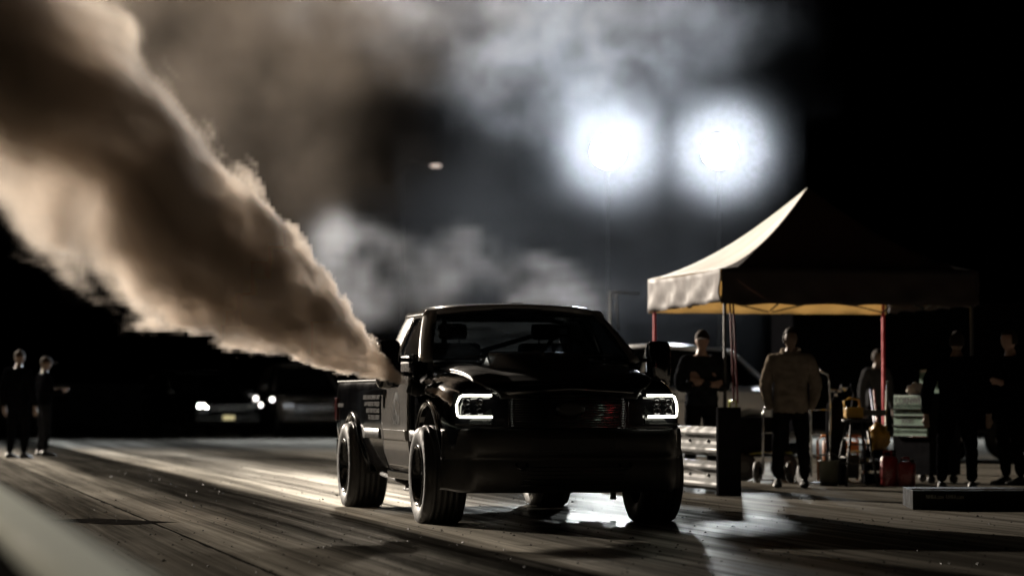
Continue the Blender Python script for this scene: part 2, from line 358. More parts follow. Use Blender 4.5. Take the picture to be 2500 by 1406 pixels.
# ================================================================== the pickup (front = -Y, its right side = -X)
WB, TR = 3.72, .40
def side_x(y, z):
    """outer half width of the lower body"""
    zz = interp(z, (.30, .42, .55, .74, .95, 1.15, 1.30, 1.40), (.88, .925, .962, .982, .985, .975, .955, .935))
    return zz
def build_pickup():
    T = empty('pickup_truck', (.277, 23.98, 0), TH)
    tag(T, 'black drag race pickup truck with white doors and lit C-shaped headlights blowing smoke', 'pickup truck')
    # ---- front clip: fenders and nose in one pressed shell
    secs = []
    for y, w, zt, zb in ((-.80, .80, 1.02, .52), (-.77, .88, 1.075, .48), (-.68, .945, 1.13, .42), (-.5, .975, 1.185, .40), (-.2, .99, 1.225, .38), (.2, .99, 1.25, .38), (.6, .985, 1.275, .38), (.80, .982, 1.285, .38)):
        k = w / .985
        secs.append([(0, y, zb), (.55 * k, y, zb), (.92 * k, y, zb), (.965 * k, y, zb + .12), (.985 * k, y, .72), (.988 * k, y, zt - .26), (.965 * k, y, zt - .13), (.90 * k, y, zt - .035), (.80 * k, y, zt), (.4 * k, y, zt + .005), (0, y, zt + .008)])
    o = obj('front_fenders', loft(BM(), secs), 'black', T)
    subsurf(o, 2, [(0, .42, .535, -1.2, -.60), (0, .42, .535, .60, 1.2)])
    # ---- hood with raised cowl
    def zh(x, y):
        z = interp(y, (-.825, -.81, -.77, -.70, -.5, -.2, .1, .5, .62), (1.03, 1.075, 1.115, 1.15, 1.205, 1.25, 1.28, 1.30, 1.30))
        z -= .05 * (abs(x) / .82) ** 2.6
        cw = interp(y, (-.45, .15, .6), (.10, .37, .40)); hgt = .105 * sstep(-.42, .12, y)
        z += hgt * (1 - sstep(cw - .01, cw + .08, abs(x)))
        z += .012 * (1 - sstep(.0, .03, abs(x))) * sstep(-.3, 0, y)                      # centre crease
        z += .03 * (sstep(.42, .62, abs(x)) - sstep(.70, .82, abs(x))) * sstep(-.75, -.4, y)   # shoulder swell
        return z
    def hw(y): return interp(y, (-.825, -.74, -.6, .6), (.56, .66, .74, .80))
    us = lin(-1, 1, 97); vs = [-.825, -.82, -.81, -.79, -.77, -.74] + lin(-.70, .60, 52)
    o = obj('hood', grid(BM(), lambda u, y: (u * hw(y), y, zh(u * hw(y), y) + .004), us, vs), 'hood', T, True); solid(o, .03)
    # nose panel between the headlights above the grille
    o = obj('nose_panel', grid(BM(), lambda x, v: (x, -.835 + .10 * (abs(x) / .62) ** 3 - .02 * sin(v * pi), 1.125 - .07 * v - .05 * abs(x)), lin(-.62, .62, 25), lin(0, 1, 5)), 'black', T, True); solid(o, .02)
    # ---- grille
    G = empty('grille', (0, 0, 0), 0, T)
    gy = lambda x: -.83 + .06 * (abs(x) / .5) ** 2.5
    bm = BM(); pts = []
    for x, z in [(-.49, .775), (-.49, 1.085), (.49, 1.085), (.49, .775)]: pts.append((x, gy(x) - .015, z))
    fr = []
    for i in range(4):
        a, c = Vector(pts[i]), Vector(pts[(i + 1) % 4])
        for k in range(8):
            p = a.lerp(c, k / 8); fr.append((p.x, gy(p.x) - .015, p.z))
    tube(bm, fr, .009, 6, True); obj('grille_frame', bm, 'dchrome', G)
    base = None
    for k in range(15):
        z = .795 + k * .0195
        if base is None:
            bm = BM(); tube(bm, [(x, gy(x) - .012, 0) for x in lin(-.48, .48, 17)], .0062, 6); base = obj('grille_bar', bm, 'dchrome', G); base.location.z = z
        else:
            c = base.copy(); COL.objects.link(c); c.location.z = z
    bm = BM(); grid(bm, lambda x, z: (x, gy(x) + .05, z), lin(-.50, .50, 9), (.77, 1.09)); obj('grille_backing', bm, 'trim', G)
    bm = BM(); lathe(bm, [(.0, -.012), (.05, -.010), (.07, .0), (.0, .004)], 24, 'Y', (0, -.855, .93)); e = obj('grille_emblem', bm, 'trim', G); e.scale.x = 1.7
    # ---- headlights
    for sx in (-1, 1):
        H = empty('headlight', (0, 0, 0), 0, T)
        hx = lambda u: sx * (.635 + .278 * u)                       # u 0 inner .. 1 outer
        hy = lambda u, z: -.858 + .035 * u + .06 * max(0, u - .55) ** 2 / .2 + .03 * (z - .86) / .2
        bm = BM(); grid(bm, lambda u, z: (hx(u), hy(u, z) + .055, z), lin(-.03, 1.02, 12), lin(.815, 1.055, 6)); obj('headlight_housing', bm, 'lenscup', H, True)
        zt, zb = 1.037, .868
        path = [(0, zt)] + [(u, zt) for u in lin(.1, .80, 8)] + [(.88, zt - .012), (.94, zt - .05)] + [(.965, z) for z in lin(zt - .07, zb + .04, 5)] + [(.945, zb + .012), (.90, zb)] + [(u, zb) for u in lin(.8, .0, 9)]
        bm = BM(); tube(bm, [(hx(u), hy(u, z) - .002, z) for u, z in path], .0098, 8); obj('led_strip', bm, 'led', H)
        for u in (.32, .68):
            for z in (.985, .90):
                bm = BM(); c = (hx(u), hy(u, z) + .03, z); lathe(bm, [(.034, .0), (.038, -.004), (.034, -.008), (.03, -.002), (.02, -.013), (0, -.018)], 20, 'Y', c); obj('projector_lens', bm, 'dchrome', H)
        bm = BM(); grid(bm, lambda u, z: (hx(u), hy(u, z) - .016, z), lin(-.03, 1.03, 12), lin(.82, 1.06, 4)); obj('lens_cover', bm, 'lens', H, True)
        bm = BM()
        tube(bm, [(hx(u), hy(u, .81) - .012, .806) for u in lin(-.05, 1.0, 10)], .010, 6); obj('headlight_surround', bm, 'trim', H)
    # ---- front bumper and air dam
    def by(x): return -.955 + .07 * (abs(x) / .9) ** 2 + .30 * sstep(.80, 1.0, abs(x))
    prof = [(.03, .775), (.0, .755), (-.015, .70), (-.012, .60), (.0, .555), (.02, .545), (.008, .52), (.012, .40), (.03, .29), (.06, .268)]
    bm = BM(); xs = lin(-1, 1, 61)
    grid(bm, lambda x, i: (x * .99, by(x) + prof[i][0], prof[i][1] + (.02 * sstep(.85, 1, abs(x)) if i > 7 else 0)), xs, list(range(len(prof))))
    o = obj('front_bumper', bm, 'hood', T, True); solid(o, .025, 1)
    bm = BM(); box(bm, -.34, .34, -.975, -.962, .60, .70, bev=.004); obj('bumper_insert', bm, 'trim', T)
    for k, z in enumerate((.47, .44, .41, .37, .33)):
        bm = BM(); tube(bm, [(x, by(x) - .002, z) for x in lin(-.42, .42, 9)], .005, 6); obj('bumper_slat', bm, 'dchrome', T)
    for x in (.42, -.42):
        bm = BM(); tube(bm, [(x - .045, -.955, .50), (x - .04, -.985, .47), (x, -.992, .455), (x + .04, -.985, .47), (x + .045, -.955, .50)], .010, 8); obj('tow_hook', bm, 'dchrome', T)
    # ---- cab lower body
    secs = []
    for y in (.79, .9, 1.5, 2.05, 2.14):
        k = .985 if y > 2.1 else 1
        secs.append([(0, y, .36)] + [(side_x(y, z) * k, y, z) for z in (.36, .45, .55, .74, .95, 1.15, 1.28, 1.34)] + [(.87 * k, y, 1.36), (0, y, 1.30)])
    o = obj('cab_body', loft(BM(), secs), 'black', T); subsurf(o, 0)
    # ---- doors, proud of the cab, with handle, window glass and frame
    for sx in (-1, 1):
        zs = lin(.40, 1.345, 22); ys = lin(.835, 2.085, 24)
        def dp(y, z):
            # lower front / rear corners rounded
            return (sx * (side_x(y, z) + .008), y + (.06 * (1 - sstep(.40, .62, z)) if y > 1.9 else 0) * -1 * (y - 1.9) / .185, z)
        D = obj('door', grid(BM(), dp, ys, zs), 'white', T, True); solid(D, .016, 0)
        bm = BM(); box(bm, sx * .992, sx * 1.022, 1.90, 1.99, 1.035, 1.095, bev=.006); box(bm, sx * .990, sx * 1.006, 1.905, 1.985, .93, 1.035, bev=.003); obj('door_handle', bm, 'black', D)
        bm = BM(); lathe(bm, [(0, 0), (.011, .0), (.011, .006), (0, .009)], 12, 'X', (sx * .992, 1.945, .905)); obj('door_lock', bm, 'chrome', D)
        # dark round-topped reflection painted on the door as a flat plate
        bm = BM(); cx, cz, r = 1.36, .92, .15; pl = []
        for k in range(17): a = pi * k / 16; pl.append((cx + r * cos(a), cz + r * sin(a) * 1.0))
        pl += [(cx - r, .79), (cx + r, .79)]
        bm.faces.new([bm.verts.new((sx * (side_x(y, z) + .0175), y, z)) for y, z in pl]); obj('door_painted_reflection', bm, 'painted_refl', D)
        bm = BM(); grid(bm, lambda y, z: (sx * (side_x(y, z) + .020), y, z), lin(.84, 2.08, 10), (.655, .665, .70, .735, .745)); o = obj('door_moulding', bm, 'white', D, True); solid(o, .01, 0)
        bm = BM(); grid(bm, lambda y, z: (sx * (side_x(y, z) + .010), y, z), lin(.5, .79, 5), (.655, .70, .745)); o = obj('fender_moulding', bm, 'trim', T, True); solid(o, .014, 0)
        bm = BM(); box(bm, sx * .84, sx * .935, .60, 2.15, .315, .385, bev=.012); obj('rocker_panel', bm, 'black', T)
    # ---- greenhouse: pillars, roof, glass
    def gx(z): return interp(z, (1.33, 1.45, 1.6, 1.72, 1.76), (.935, .895, .832, .775, .745))
    def ay(z): return interp(z, (1.33, 1.74), (.52, 1.19))
    for sx in (-1, 1):
        zs = lin(1.325, 1.765, 14)
        bm = BM(); grid(bm, lambda z, i: (sx * (gx(z) - (.085, .03, .0, -.004, -.004, 0)[i]), ay(z) + (-.035, -.012, .012, .04, .065, .10)[i], z), zs, range(6)); o = obj('windscreen_pillar', bm, 'white', T, True); solid(o, .03, 0)
        bm = BM(); grid(bm, lambda z, i: (sx * (gx(z) + (.0, .003, .003, .0, -.03, -.10)[i]), (1.66 + .02 * (z - 1.33), 1.70, 1.98, 2.06, 2.10, 2.125)[i] - (z - 1.33) * .10, z), zs, range(6)); o = obj('cab_corner', bm, 'white', T, True); solid(o, .03, 0)
        # rounded window frame strip
        fr = [(ay(1.37) + .10, 1.375), (ay(1.66) + .10, 1.665), (ay(1.70) + .115, 1.695), (ay(1.70) + .16, 1.708), (1.55, 1.708), (1.60, 1.695), (1.62, 1.66), (1.645, 1.45), (1.645, 1.375)]
        bm = BM(); tube(bm, [(sx * (gx(z) + .002), y, z) for y, z in fr], .013, 8, True); obj('window_frame', bm, 'dchrome', T)
        bm = BM(); grid(bm, lambda y, z: (sx * (gx(z) - .012), max(y, ay(z) + .05), z), lin(.58, 1.70, 16), lin(1.33, 1.73, 8)); obj('side_window', bm, 'glass', T, True)
        bm = BM(); grid(bm, lambda y, i: (sx * (gx(1.70) - (-.002, -.001, .03)[i]), y, (1.70, 1.73, 1.765)[i]), lin(1.16, 2.05, 10), range(3)); o = obj('roof_rail', bm, 'white', T, True); solid(o, .02, 0)
        bm = BM(); grid(bm, lambda y, i: (sx * (gx(1.345) + (.006, .004)[i]), y, (1.335, 1.375)[i]), lin(.60, 2.08, 10), range(2)); o = obj('window_sill_trim', bm, 'trim', T); solid(o, .012, 0)
    secs = []
    for y, w, dz in ((1.10, .66, -.035), (1.13, .70, -.012), (1.22, .745, 0), (1.5, .755, .008), (1.85, .75, .004), (2.0, .73, -.02), (2.06, .69, -.05)):
        secs.append([(0, y, 1.745 + dz), (w * .9, y, 1.725 + dz), (w * 1.0, y, 1.742 + dz), (w * .985, y, 1.772 + dz), (w * .90, y, 1.800 + dz), (w * .65, y, 1.822 + dz), (0, y, 1.842 + dz)])
    secs[0] = [(x, y - (.07 * (1 - (abs(x) / .7) ** 2)), z) for x, y, z in secs[0]]; secs[1] = [(x, y - (.06 * (1 - (abs(x) / .7) ** 2)), z) for x, y, z in secs[1]]
    o = obj('roof', loft(BM(), secs), 'white', T); subsurf(o, 2)
    bm = BM(); tube(bm, [(x, 1.13 - .07 * (1 - (x / .7) ** 2), 1.817 + .012 * (1 - (x / .7) ** 2)) for x in lin(-.05, .05, 3)], .004, 6); obj('roof_antenna_base', bm, 'trim', T)
    def ws(u, v):       # windscreen
        zb = 1.335 + .02 * (1 - u * u); zt = 1.75 + .03 * (1 - u * u); z = zb + (zt - zb) * v
        yb = .50 - .17 * (1 - u * u); yt = 1.17 - .10 * (1 - u * u); y = yb + (yt - yb) * v - .03 * sin(pi * v)
        w = .87 + (.715 - .87) * v
        return (u * w, y, z)
    obj('windscreen', grid(BM(), ws, lin(-1, 1, 25), lin(0, 1, 10)), 'glass', T, True)
    bm = BM(); tube(bm, [Vector(ws(u, 1.0)) + Vector((0, -.004, .002)) for u in lin(-1, 1, 20)], .012, 6); obj('windscreen_seal', bm, 'trim', T)
    o = obj('rear_window', grid(BM(), lambda x, z: (x, 2.10 - (z - 1.33) * .1, z), lin(-.62, .62, 3), (1.40, 1.70)), 'glass', T)
    bm = BM(); tube(bm, [(-.64, 2.095, 1.39), (-.60, 2.065, 1.71), (.60, 2.065, 1.71), (.64, 2.095, 1.39)], .014, 6, True); obj('rear_window_frame', bm, 'trim', T)
    bm = BM(); box(bm, -.9, .9, 2.09, 2.13, 1.2, 1.40); obj('cab_back_panel', bm, 'black', T)
    # cowl, wipers, dash, seats, wheel
    bm = BM(); grid(bm, lambda x, v: (x, .56 - .15 * (1 - (x / .85) ** 2) + .06 * v - .06, 1.295 + .04 * v), lin(-.84, .84, 15), (0, .5, 1)); o = obj('cowl_panel', bm, 'trim', T, True); solid(o, .02)
    for x0, x1 in ((-.60, .05), (.10, .70)):
        a = Vector(ws(x0 / .87, .03)); c = Vector(ws(x1 / .87, .09)); bm = BM(); tube(bm, [a + Vector((0, -.03, -.0)), a.lerp(c, .5) + Vector((0, -.035, .0)), c + Vector((0, -.025, 0))], .006, 6); obj('wiper', bm, 'trim', T)
    bm = BM(); box(bm, -.84, .84, .56, .98, 1.22, 1.335, bev=.04); obj('dashboard', bm, 'seat', T)
    bm = BM(); lathe(bm, [(.175, -.012), (.19, 0), (.175, .012), (.16, 0), (.175, -.012)], 32, 'Z'); tube(bm, [(-.17, 0, 0), (0, 0, -.04), (.17, 0, 0)], .014, 6); tube(bm, [(0, 0, -.04), (0, .15, -.12)], .014, 6)
    o = obj('steering_wheel', bm, 'dchrome', T); o.location = (.42, 1.0, 1.40); o.rotation_euler = (radians(62), 0, 0)
    for x in (-.42, .42):
        Se = empty('seat', (0, 0, 0), 0, T)
        bm = BM(); box(bm, x - .25, x + .25, 1.72, 1.84, 1.0, 1.50, bev=.05); obj('seat_back', bm, 'seat', Se)
        bm = BM(); box(bm, x - .13, x + .13, 1.74, 1.83, 1.53, 1.67, bev=.04); tube(bm, [(x - .06, 1.78, 1.48), (x - .06, 1.78, 1.55)], .008, 6); tube(bm, [(x + .06, 1.78, 1.48), (x + .06, 1.78, 1.55)], .008, 6); obj('head_restraint', bm, 'seat', Se)
    # roll cage hoop
    bm = BM(); tube(bm, [(-.72, 1.95, 1.3), (-.66, 1.93, 1.66), (-.5, 1.93, 1.71), (.5, 1.93, 1.71), (.66, 1.93, 1.66), (.72, 1.95, 1.3)], .022, 8); tube(bm, [(.70, .80, 1.30), (.60, 1.25, 1.68), (.60, 1.92, 1.69)], .022, 8); tube(bm, [(-.70, .80, 1.30), (-.60, 1.25, 1.68), (-.60, 1.92, 1.69)], .022, 8); tube(bm, [(.66, 1.93, 1.66), (-.5, 2.0, 1.32)], .022, 8); obj('roll_cage', bm, 'dchrome', T)
    # ---- tow mirrors
    for sx in (-1, 1):
        Mi = empty('door_mirror', (0, 0, 0), 0, T)
        bm = BM()
        secs = []
        for y, k in ((.70, .62), (.715, .88), (.75, 1.0), (.80, 1.0), (.815, .97)):
            cx, cz, w, h = sx * 1.175, 1.30, .105 * k, .205 * k
            ring = []
            for i in range(20):
                a = 2 * pi * i / 20; ca, sa = cos(a), sin(a)
                ring.append((cx + w * math.copysign(abs(ca) ** .45, ca), y, cz + h * math.copysign(abs(sa) ** .35, sa)))
            secs.append(ring)
        loft(bm, secs, False); obj('mirror_housing', bm, 'black', Mi, True)
        bm = BM(); box(bm, sx * 1.175 - .085, sx * 1.175 + .085, .8155, .818, 1.25, 1.48, bev=.001); obj('mirror_glass', bm, 'chrome', Mi)
        for z in (1.335, 1.215):
            bm = BM(); tube(bm, [(sx * .935, .86, z - .005), (sx * 1.0, .83, z + .004), (sx * 1.12, .78, z + .005)], [.026, .020, .017], 10); obj('mirror_arm', bm, 'black', Mi)
        bm = BM(); box(bm, sx * .93, sx * .975, .70, .92, 1.19, 1.39, bev=.015); obj('mirror_mount', bm, 'black', Mi)
        for k in range(7):
            bm = BM(); lathe(bm, [(0, -.004), (.005, -.002), (.005, .003), (0, .004)], 8, 'X', (sx * 1.281, .775, 1.14 + k * .045)); obj('mirror_bolt', bm, 'chrome', Mi)
    # ---- bed
    BY0, BY1 = 2.19, 4.72
    B = empty('cargo_bed', (0, 0, 0), 0, T)
    bed_l = None
    for sx in (-1, 1):
        secs = []
        for y in (BY0, 2.26, 3.0, 3.72, 4.3, 4.64, BY1):
            k = .985 if y in (BY1,) else 1
            ring = [(sx * side_x(y, z) * k, y, z) for z in (.40, .50, .62, .74, .95, 1.08)] + [(sx * .975 * k, y, 1.135), (sx * .955 * k, y, 1.165), (sx * .90, y, 1.168), (sx * .875, y, 1.14), (sx * .875, y, .75), (sx * .86, y, .40)]
            secs.append(ring)
        bm = BM(); loft(bm, secs, False); o = obj('bed_side', bm, 'black', B)
        subsurf(o, 0, [(WB, .36, .485, min(sx * .5, sx * 1.3), max(sx * .5, sx * 1.3))])
        bm = BM(); grid(bm, lambda y, z: (sx * (side_x(y, z) + .006), y, z), lin(BY0 + .01, 3.14, 8), (.655, .70, .745)); o = obj('bed_moulding', bm, 'trim', B, True); solid(o, .012, 0)
        bm = BM(); box(bm, sx * .955, sx * .992, 4.60, 4.735, .80, 1.02, bev=.01); obj('tail_lamp', bm, 'tail', B)
        bm = BM(); box(bm, min(sx * .90, sx * .97), max(sx * .90, sx * .97), BY0 + .02, BY1 - .02, 1.166, 1.182, bev=.005); obj('bed_rail_cap', bm, 'trim', B)
    bm = BM(); box(bm, -.86, .86, BY0 + .02, BY1 - .05, .70, .74); obj('bed_floor', bm, 'under', B)
    bm = BM(); box(bm, -.87, .87, BY0, BY0 + .04, .70, 1.16, bev=.01); obj('bed_front_panel', bm, 'black', B)
    bm = BM(); box(bm, -.87, .87, BY1 - .05, BY1, .62, 1.15, bev=.012); obj('tailgate', bm, 'black', B)
    bm = BM(); box(bm, -.95, .95, BY1 + .02, BY1 + .16, .47, .62, bev=.02); obj('rear_bumper', bm, 'dchrome', T)
    # lettering on the bed sides: reads from the outside
    def sidem(sx, y, z):
        m = Matrix(((0, 0, sx, 0), (-1 if sx < 0 else 1, 0, 0, 0), (0, 1, 0, 0), (0, 0, 0, 1)))
        return Matrix.Translation((sx * (side_x(y, z) + .0035), y, z)) @ m
    for sx in (-1,):
        for k, (s, z) in enumerate((('DIESEL ENFORCEMENT UNIT', 1.005), ('LAW FUELED BY TORQUE', .945), ('BUILT FOR THE CHASE', .885), ('THE DIESEL EXPERT', .825))):
            words(s, .056, 'decal', B, sidem(sx, 2.27, z), 1.18, .12)
        text('ENFORCEMENT', .05, 'decal', B, sidem(sx, 4.22, .93), shear=.12, align='RIGHT', sx=.9)
    # ---- wheel arch trims
    for (cy_, cz, r, x) in ((0, .42, .545, .985), (WB, .36, .492, .98)):
        for sx in (-1, 1):
            bm = BM()
            grid(bm, lambda a, i: (sx * (side_x(0, cz + r * sin(a)) + (.004, .022, .024, .010, -.05)[i]), cy_ + (r + (.045, .032, .008, -.006, -.010)[i]) * cos(a), cz + (r + (.045, .032, .008, -.006, -.010)[i]) * sin(a)), [radians(d) for d in range(-4, 185, 6)], range(5))
            obj('wheel_arch_trim', bm, 'black', T, True)
            bm = BM(); grid(bm, lambda a, x: (sx * x, cy_ + (r - .012) * cos(a), cz + (r - .012) * sin(a)), [radians(d) for d in range(-5, 186, 10)], (.55, .95)); obj('wheel_well_liner', bm, 'under', T, True)
    # ---- wheels
    def wheel(x, y, w, r, sx):
        Wl = empty('wheel', (x, y, r - .012), 0, T)
        h = w / 2; R = r; rr = .245
        bm = BM()
        prof = [(rr - .01, -h * .80), (rr + .02, -h * .92), (rr + .06, -h * 1.0), (R - .055, -h * 1.02), (R - .022, -h * .95), (R - .008, -h * .82), (R, -h * .55), (R + .002, 0), (R, h * .55), (R - .008, h * .82), (R - .022, h * .95), (R - .055, h * 1.02), (rr + .06, h * 1.0), (rr + .02, h * .92), (rr - .01, h * .80)]
        lathe(bm, prof, 72, 'X')
        for v in bm.verts:                                  # contact patch bulge
            if v.co.z < -R + .05: v.co.z = max(v.co.z, -R + .012); v.co.x *= 1.03
        obj('tyre', bm, 'rubber', Wl)
        for hh in (-.55, -.28, 0, .28, .55):            # tread grooves as proud ribs between
            bm = BM(); lathe(bm, [(R + .001, h * (hh - .10)), (R + .0065, h * (hh - .085)), (R + .0065, h * (hh + .085)), (R + .001, h * (hh + .10))], 64, 'X')
            for v in bm.verts:
                if v.co.z < -R + .012: v.co.z = -R + .012
            obj('tread_rib', bm, 'rubber', Wl)
        bm = BM(); o_ = sx * h
        lathe(bm, [(rr + .004, o_ * .90), (rr + .008, o_ * .98), (rr - .002, o_ * 1.0), (rr - .016, o_ * .94), (rr - .026, o_ * .80), (rr - .034, o_ * .50), (rr - .036, o_ * .18), (.17, o_ * .12), (.10, o_ * .16), (.085, o_ * .34), (.07, o_ * .40), (0, o_ * .41)], 48, 'X'); obj('rim', bm, 'rim', Wl)
        bm = BM(); lathe(bm, [(rr + .005, o_ * .985), (rr + .002, o_ * 1.012), (rr - .007, o_ * 1.012), (rr - .011, o_ * .985)], 64, 'X'); obj('rim_lip', bm, 'dchrome', Wl)
        for k in range(8):
            a = 2 * pi * k / 8; bm = BM(); box(bm, o_ * .20 - .015, o_ * .20 + .02, .085, rr - .035, -.022, .022, Matrix.Rotation(a, 4, 'X'), bev=.006); obj('spoke', bm, 'rim', Wl)
            bm = BM(); lathe(bm, [(0, -.01), (.011, -.008), (.011, .008), (0, .010)], 8, 'X', (o_ * .40, .058 * cos(a), .058 * sin(a))); obj('lug_nut', bm, 'chrome', Wl)
    for sx in (-1, 1):
        wheel(sx * .905, 0, .345, TR, sx); wheel(sx * .89, WB, .36, TR, sx)
    # ---- underside
    bm = BM()
    for sx in (-1, 1): box(bm, sx * .42 - .04, sx * .42 + .04, -.7, 4.6, .42, .56)
    obj('frame_rails', bm, 'under', T)
    for y in (0, WB):
        bm = BM(); tube(bm, [(-.75, y, .388), (.75, y, .388)], .045, 10); lathe(bm, [(0, -.17), (.10, -.13), (.15, -.03), (.15, .03), (.10, .13), (0, .17)], 16, 'Y', (.12 if y == 0 else 0, y, .388)); obj('axle', bm, 'under', T)
    bm = BM(); box(bm, -.45, .45, .1, 1.1, .36, .60, bev=.05); box(bm, -.8, -.5, 1.2, 2.6, .36, .6, bev=.04); obj('engine_sump_and_tank', bm, 'under', T)
    for sx in (-1, 1):
        bm = BM(); tube(bm, [(sx * .86, 1.25, .36), (sx * .86, 1.25, .21)], .016, 6); tube(bm, [(sx * .86, 1.60, .36), (sx * .86, 1.60, .22)], .016, 6); tube(bm, [(sx * .86, 1.10, .225), (sx * .86, 1.75, .225)], .014, 6); tube(bm, [(sx * .86, 1.10, .255), (sx * .86, 2.9, .33)], .02, 8); box(bm, sx * .84, sx * .88, 1.08, 1.13, .14, .36); obj('traction_bar', bm, 'under', T)
    # ---- smoke stack through the fender
    bm = BM(); tube(bm, [(-.80, .56, 1.02), (-.97, .58, 1.09), (-1.03, .58, 1.118)], [.06, .06, .062], 16); obj('exhaust_stack', bm, 'under', T)
    bm = BM(); tube(bm, [(-1.02 + .0,   .58 + .064 * cos(a), 1.116 + .064 * sin(a)) for a in lin(0, 2 * pi * 15 / 16, 16)], .006, 6, True); obj('stack_rim', bm, 'dchrome', T)
    return T
truck = build_pickup()

# ================================================================== floodlight towers
def flood_tower(key, label, lampm, n=4, group=None, gantry=False):
    _, x, y, z, aim, p, c, r = [l for l in LAMPS if l[0] == key][0]
    T = empty('floodlight_tower', (x, y, 0)); tag(T, label, 'light tower', group)
    if gantry:
        for gx_ in (-12, 18):
            bm = BM(); tube(bm, [(gx_, .25, 0), (gx_, .25, z + .8)], [.16, .12], 8); obj('gantry_post', bm, 'pole', T)
        bm = BM(); tube(bm, [(-12, .25, z + .7), (18, .25, z + .7)], .09, 8); obj('gantry_beam', bm, 'pole', T)
        bm = BM(); tube(bm, [(0, .25, z - .4), (0, .25, z + .7)], .03, 8); obj('hanger', bm, 'pole', T)
    else:
        bm = BM(); tube(bm, [(0, .25, .4), (0, .25, z * .5), (0, .25, z + .3)], [.04, .025, .012], 8); obj('mast', bm, 'pole', T)
    if not gantry:
        bm = BM(); box(bm, -.9, .9, -.4, .9, .35, 1.1, bev=.06); obj('trailer_body', bm, 'pole', T)
        for sx in (-1, 1):
            bm = BM(); lathe(bm, [(.12, -.09), (.3, -.09), (.32, -.03), (.32, .03), (.3, .09), (.12, .09)], 20, 'X', (sx * 1.02, .25, .32)); obj('trailer_wheel', bm, 'rubber', T)
    bm = BM(); tube(bm, [(-.5, .22, z), (.5, .22, z)], .025, 6); obj('crossbar', bm, 'pole', T)
    for hx in (0,):
        for hz in (0,):
            H = empty('lamp_head', (hx, 0, z + hz), 0, T); H.scale = (1.9, 1.2, 1.9)
            bm = BM(); lathe(bm, [(.05, .22), (.12, .18), (.20, .08), (.245, .0), (.25, -.03), (.23, -.03)], 24, 'Y'); obj('lamp_housing', bm, 'pole', H)
            bm = BM(); lathe(bm, [(0, -.02), (.15, -.018), (.225, -.005)], 24, 'Y'); obj('lamp_lens', bm, lampm, H)
    lo = lamp_obj[key]; lo.parent = T; lo.location = (0, -.25, z)
    return T
flood_tower('L1', 'left of the two glaring white floodlights above the pickup roof', 'lamp', group='glaring floodlight towers')
flood_tower('L2', 'right of the two glaring white floodlights, beside the canopy peak', 'lamp', group='glaring floodlight towers')
flood_tower('L3', 'overhead floodlight gantry across the strip, above the top of the picture', 'lampw', gantry=True)
flood_tower('L4', 'warm floodlight tower standing out of view on the far left', 'lampw')
# far street lamp: a small oblong light in the dark
p = at(1058, 404, 150); T = empty('street_lamp', (p.x, p.y, 0)); tag(T, 'tiny distant lamp glowing in the dark gap of the smoke', 'street lamp')
bm = BM(); tube(bm, [(-1.6, .2, 0), (-1.6, .2, p.z - .5), (-1.2, .1, p.z + .2), (-.2, 0, p.z + .1)], [.025, .02, .02, .02], 8); obj('lamp_post', bm, 'pole', T)
bm = BM(); lathe(bm, [(0, -.10), (.20, -.07), (.26, 0), (.20, .06), (0, .09)], 16, 'Z', (.1, 0, p.z)); o = obj('lamp_head', bm, 'farlamp', T); o.scale.x = 1.2

# ================================================================== pop-up canopy
TC = Vector((3.66, 36.0, 0)); CN = empty('canopy_tent', TC, TH)
tag(CN, 'pop-up canopy tent with dark front and brightly lit left roof slope', 'tent')
hf, ZV0, ZV1, ZP = 1.6, 2.10, 2.53, 3.62
def roofp(side):   # side 0 front, 1 right, 2 back, 3 left
    a = side * pi / 2
    def f(u, v):     # u along eave -1..1, v 0 eave .. 1 peak
        w = (1 - v); sag = .16 * sin(pi * v) * (1 - .35 * abs(u)) + .02 * sin(u * 9) * w * v
        x, y = u * hf * w, -hf * w; z = ZV1 + (ZP - ZV1) * (v ** 1.18) - sag * .9
        return (x * cos(a) - y * sin(a), x * sin(a) + y * cos(a), z)
    return f
M['fabric_lit'] = mat('lit_tone_canopy_fabric', (.85, .81, .74), .7, vary=.1, scale=3, bump=.3, bscale=6, transl=((.5, .4, .3), .2))  # left slope made paler, the light on it is painted into the fabric
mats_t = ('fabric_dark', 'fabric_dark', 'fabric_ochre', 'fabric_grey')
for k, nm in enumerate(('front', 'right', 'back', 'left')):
    o = obj('roof_panel', grid(BM(), roofp(k), lin(-1, 1, 21), lin(0, .999, 16)), 'fabric_lit' if k == 3 else mats_t[k], CN, True); o['label'] = nm + ' roof slope of the canopy'; solid(o, .006)
    a = k * pi / 2
    def val(u, v, a=a, k=k):
        x = u * hf; z0 = ZV0 + (.022 * abs(sin(u * 2.5 * pi)) if k in (0, 1) else .0) + (.04 * (u + 1) * .5 if k == 3 else 0)
        wr = .018 * sin(u * 23 + v * 5) * (1 - v) + .02 * sin(u * 11 - v * 6 + k) * (1 - v)
        y = -hf - .01 + wr; z = z0 + (ZV1 - z0) * v - (.015 * sin(pi * (u + 1) / 2) * 1.5 if k == 3 else 0) * v
        return (x * cos(a) - y * sin(a), x * sin(a) + y * cos(a), z)
    o = obj('valance', grid(BM(), val, lin(-1, 1, 61), lin(0, 1, 8)), mats_t[k], CN, True); o['label'] = nm + ' hanging valance of the canopy'; solid(o, .006)
for sx in (-1, 1):
    for sy in (-1, 1):
        x, y = sx * (hf - .06), sy * (hf - .06); lm = 'red' if sy > 0 else 'pole'
        bm = BM(); box(bm, x - .017, x + .017, y - .017, y + .017, .0, 2.5, bev=.003); box(bm, x - .07, x + .07, y - .07, y + .07, 0, .012); obj('tent_leg', bm, lm, CN)
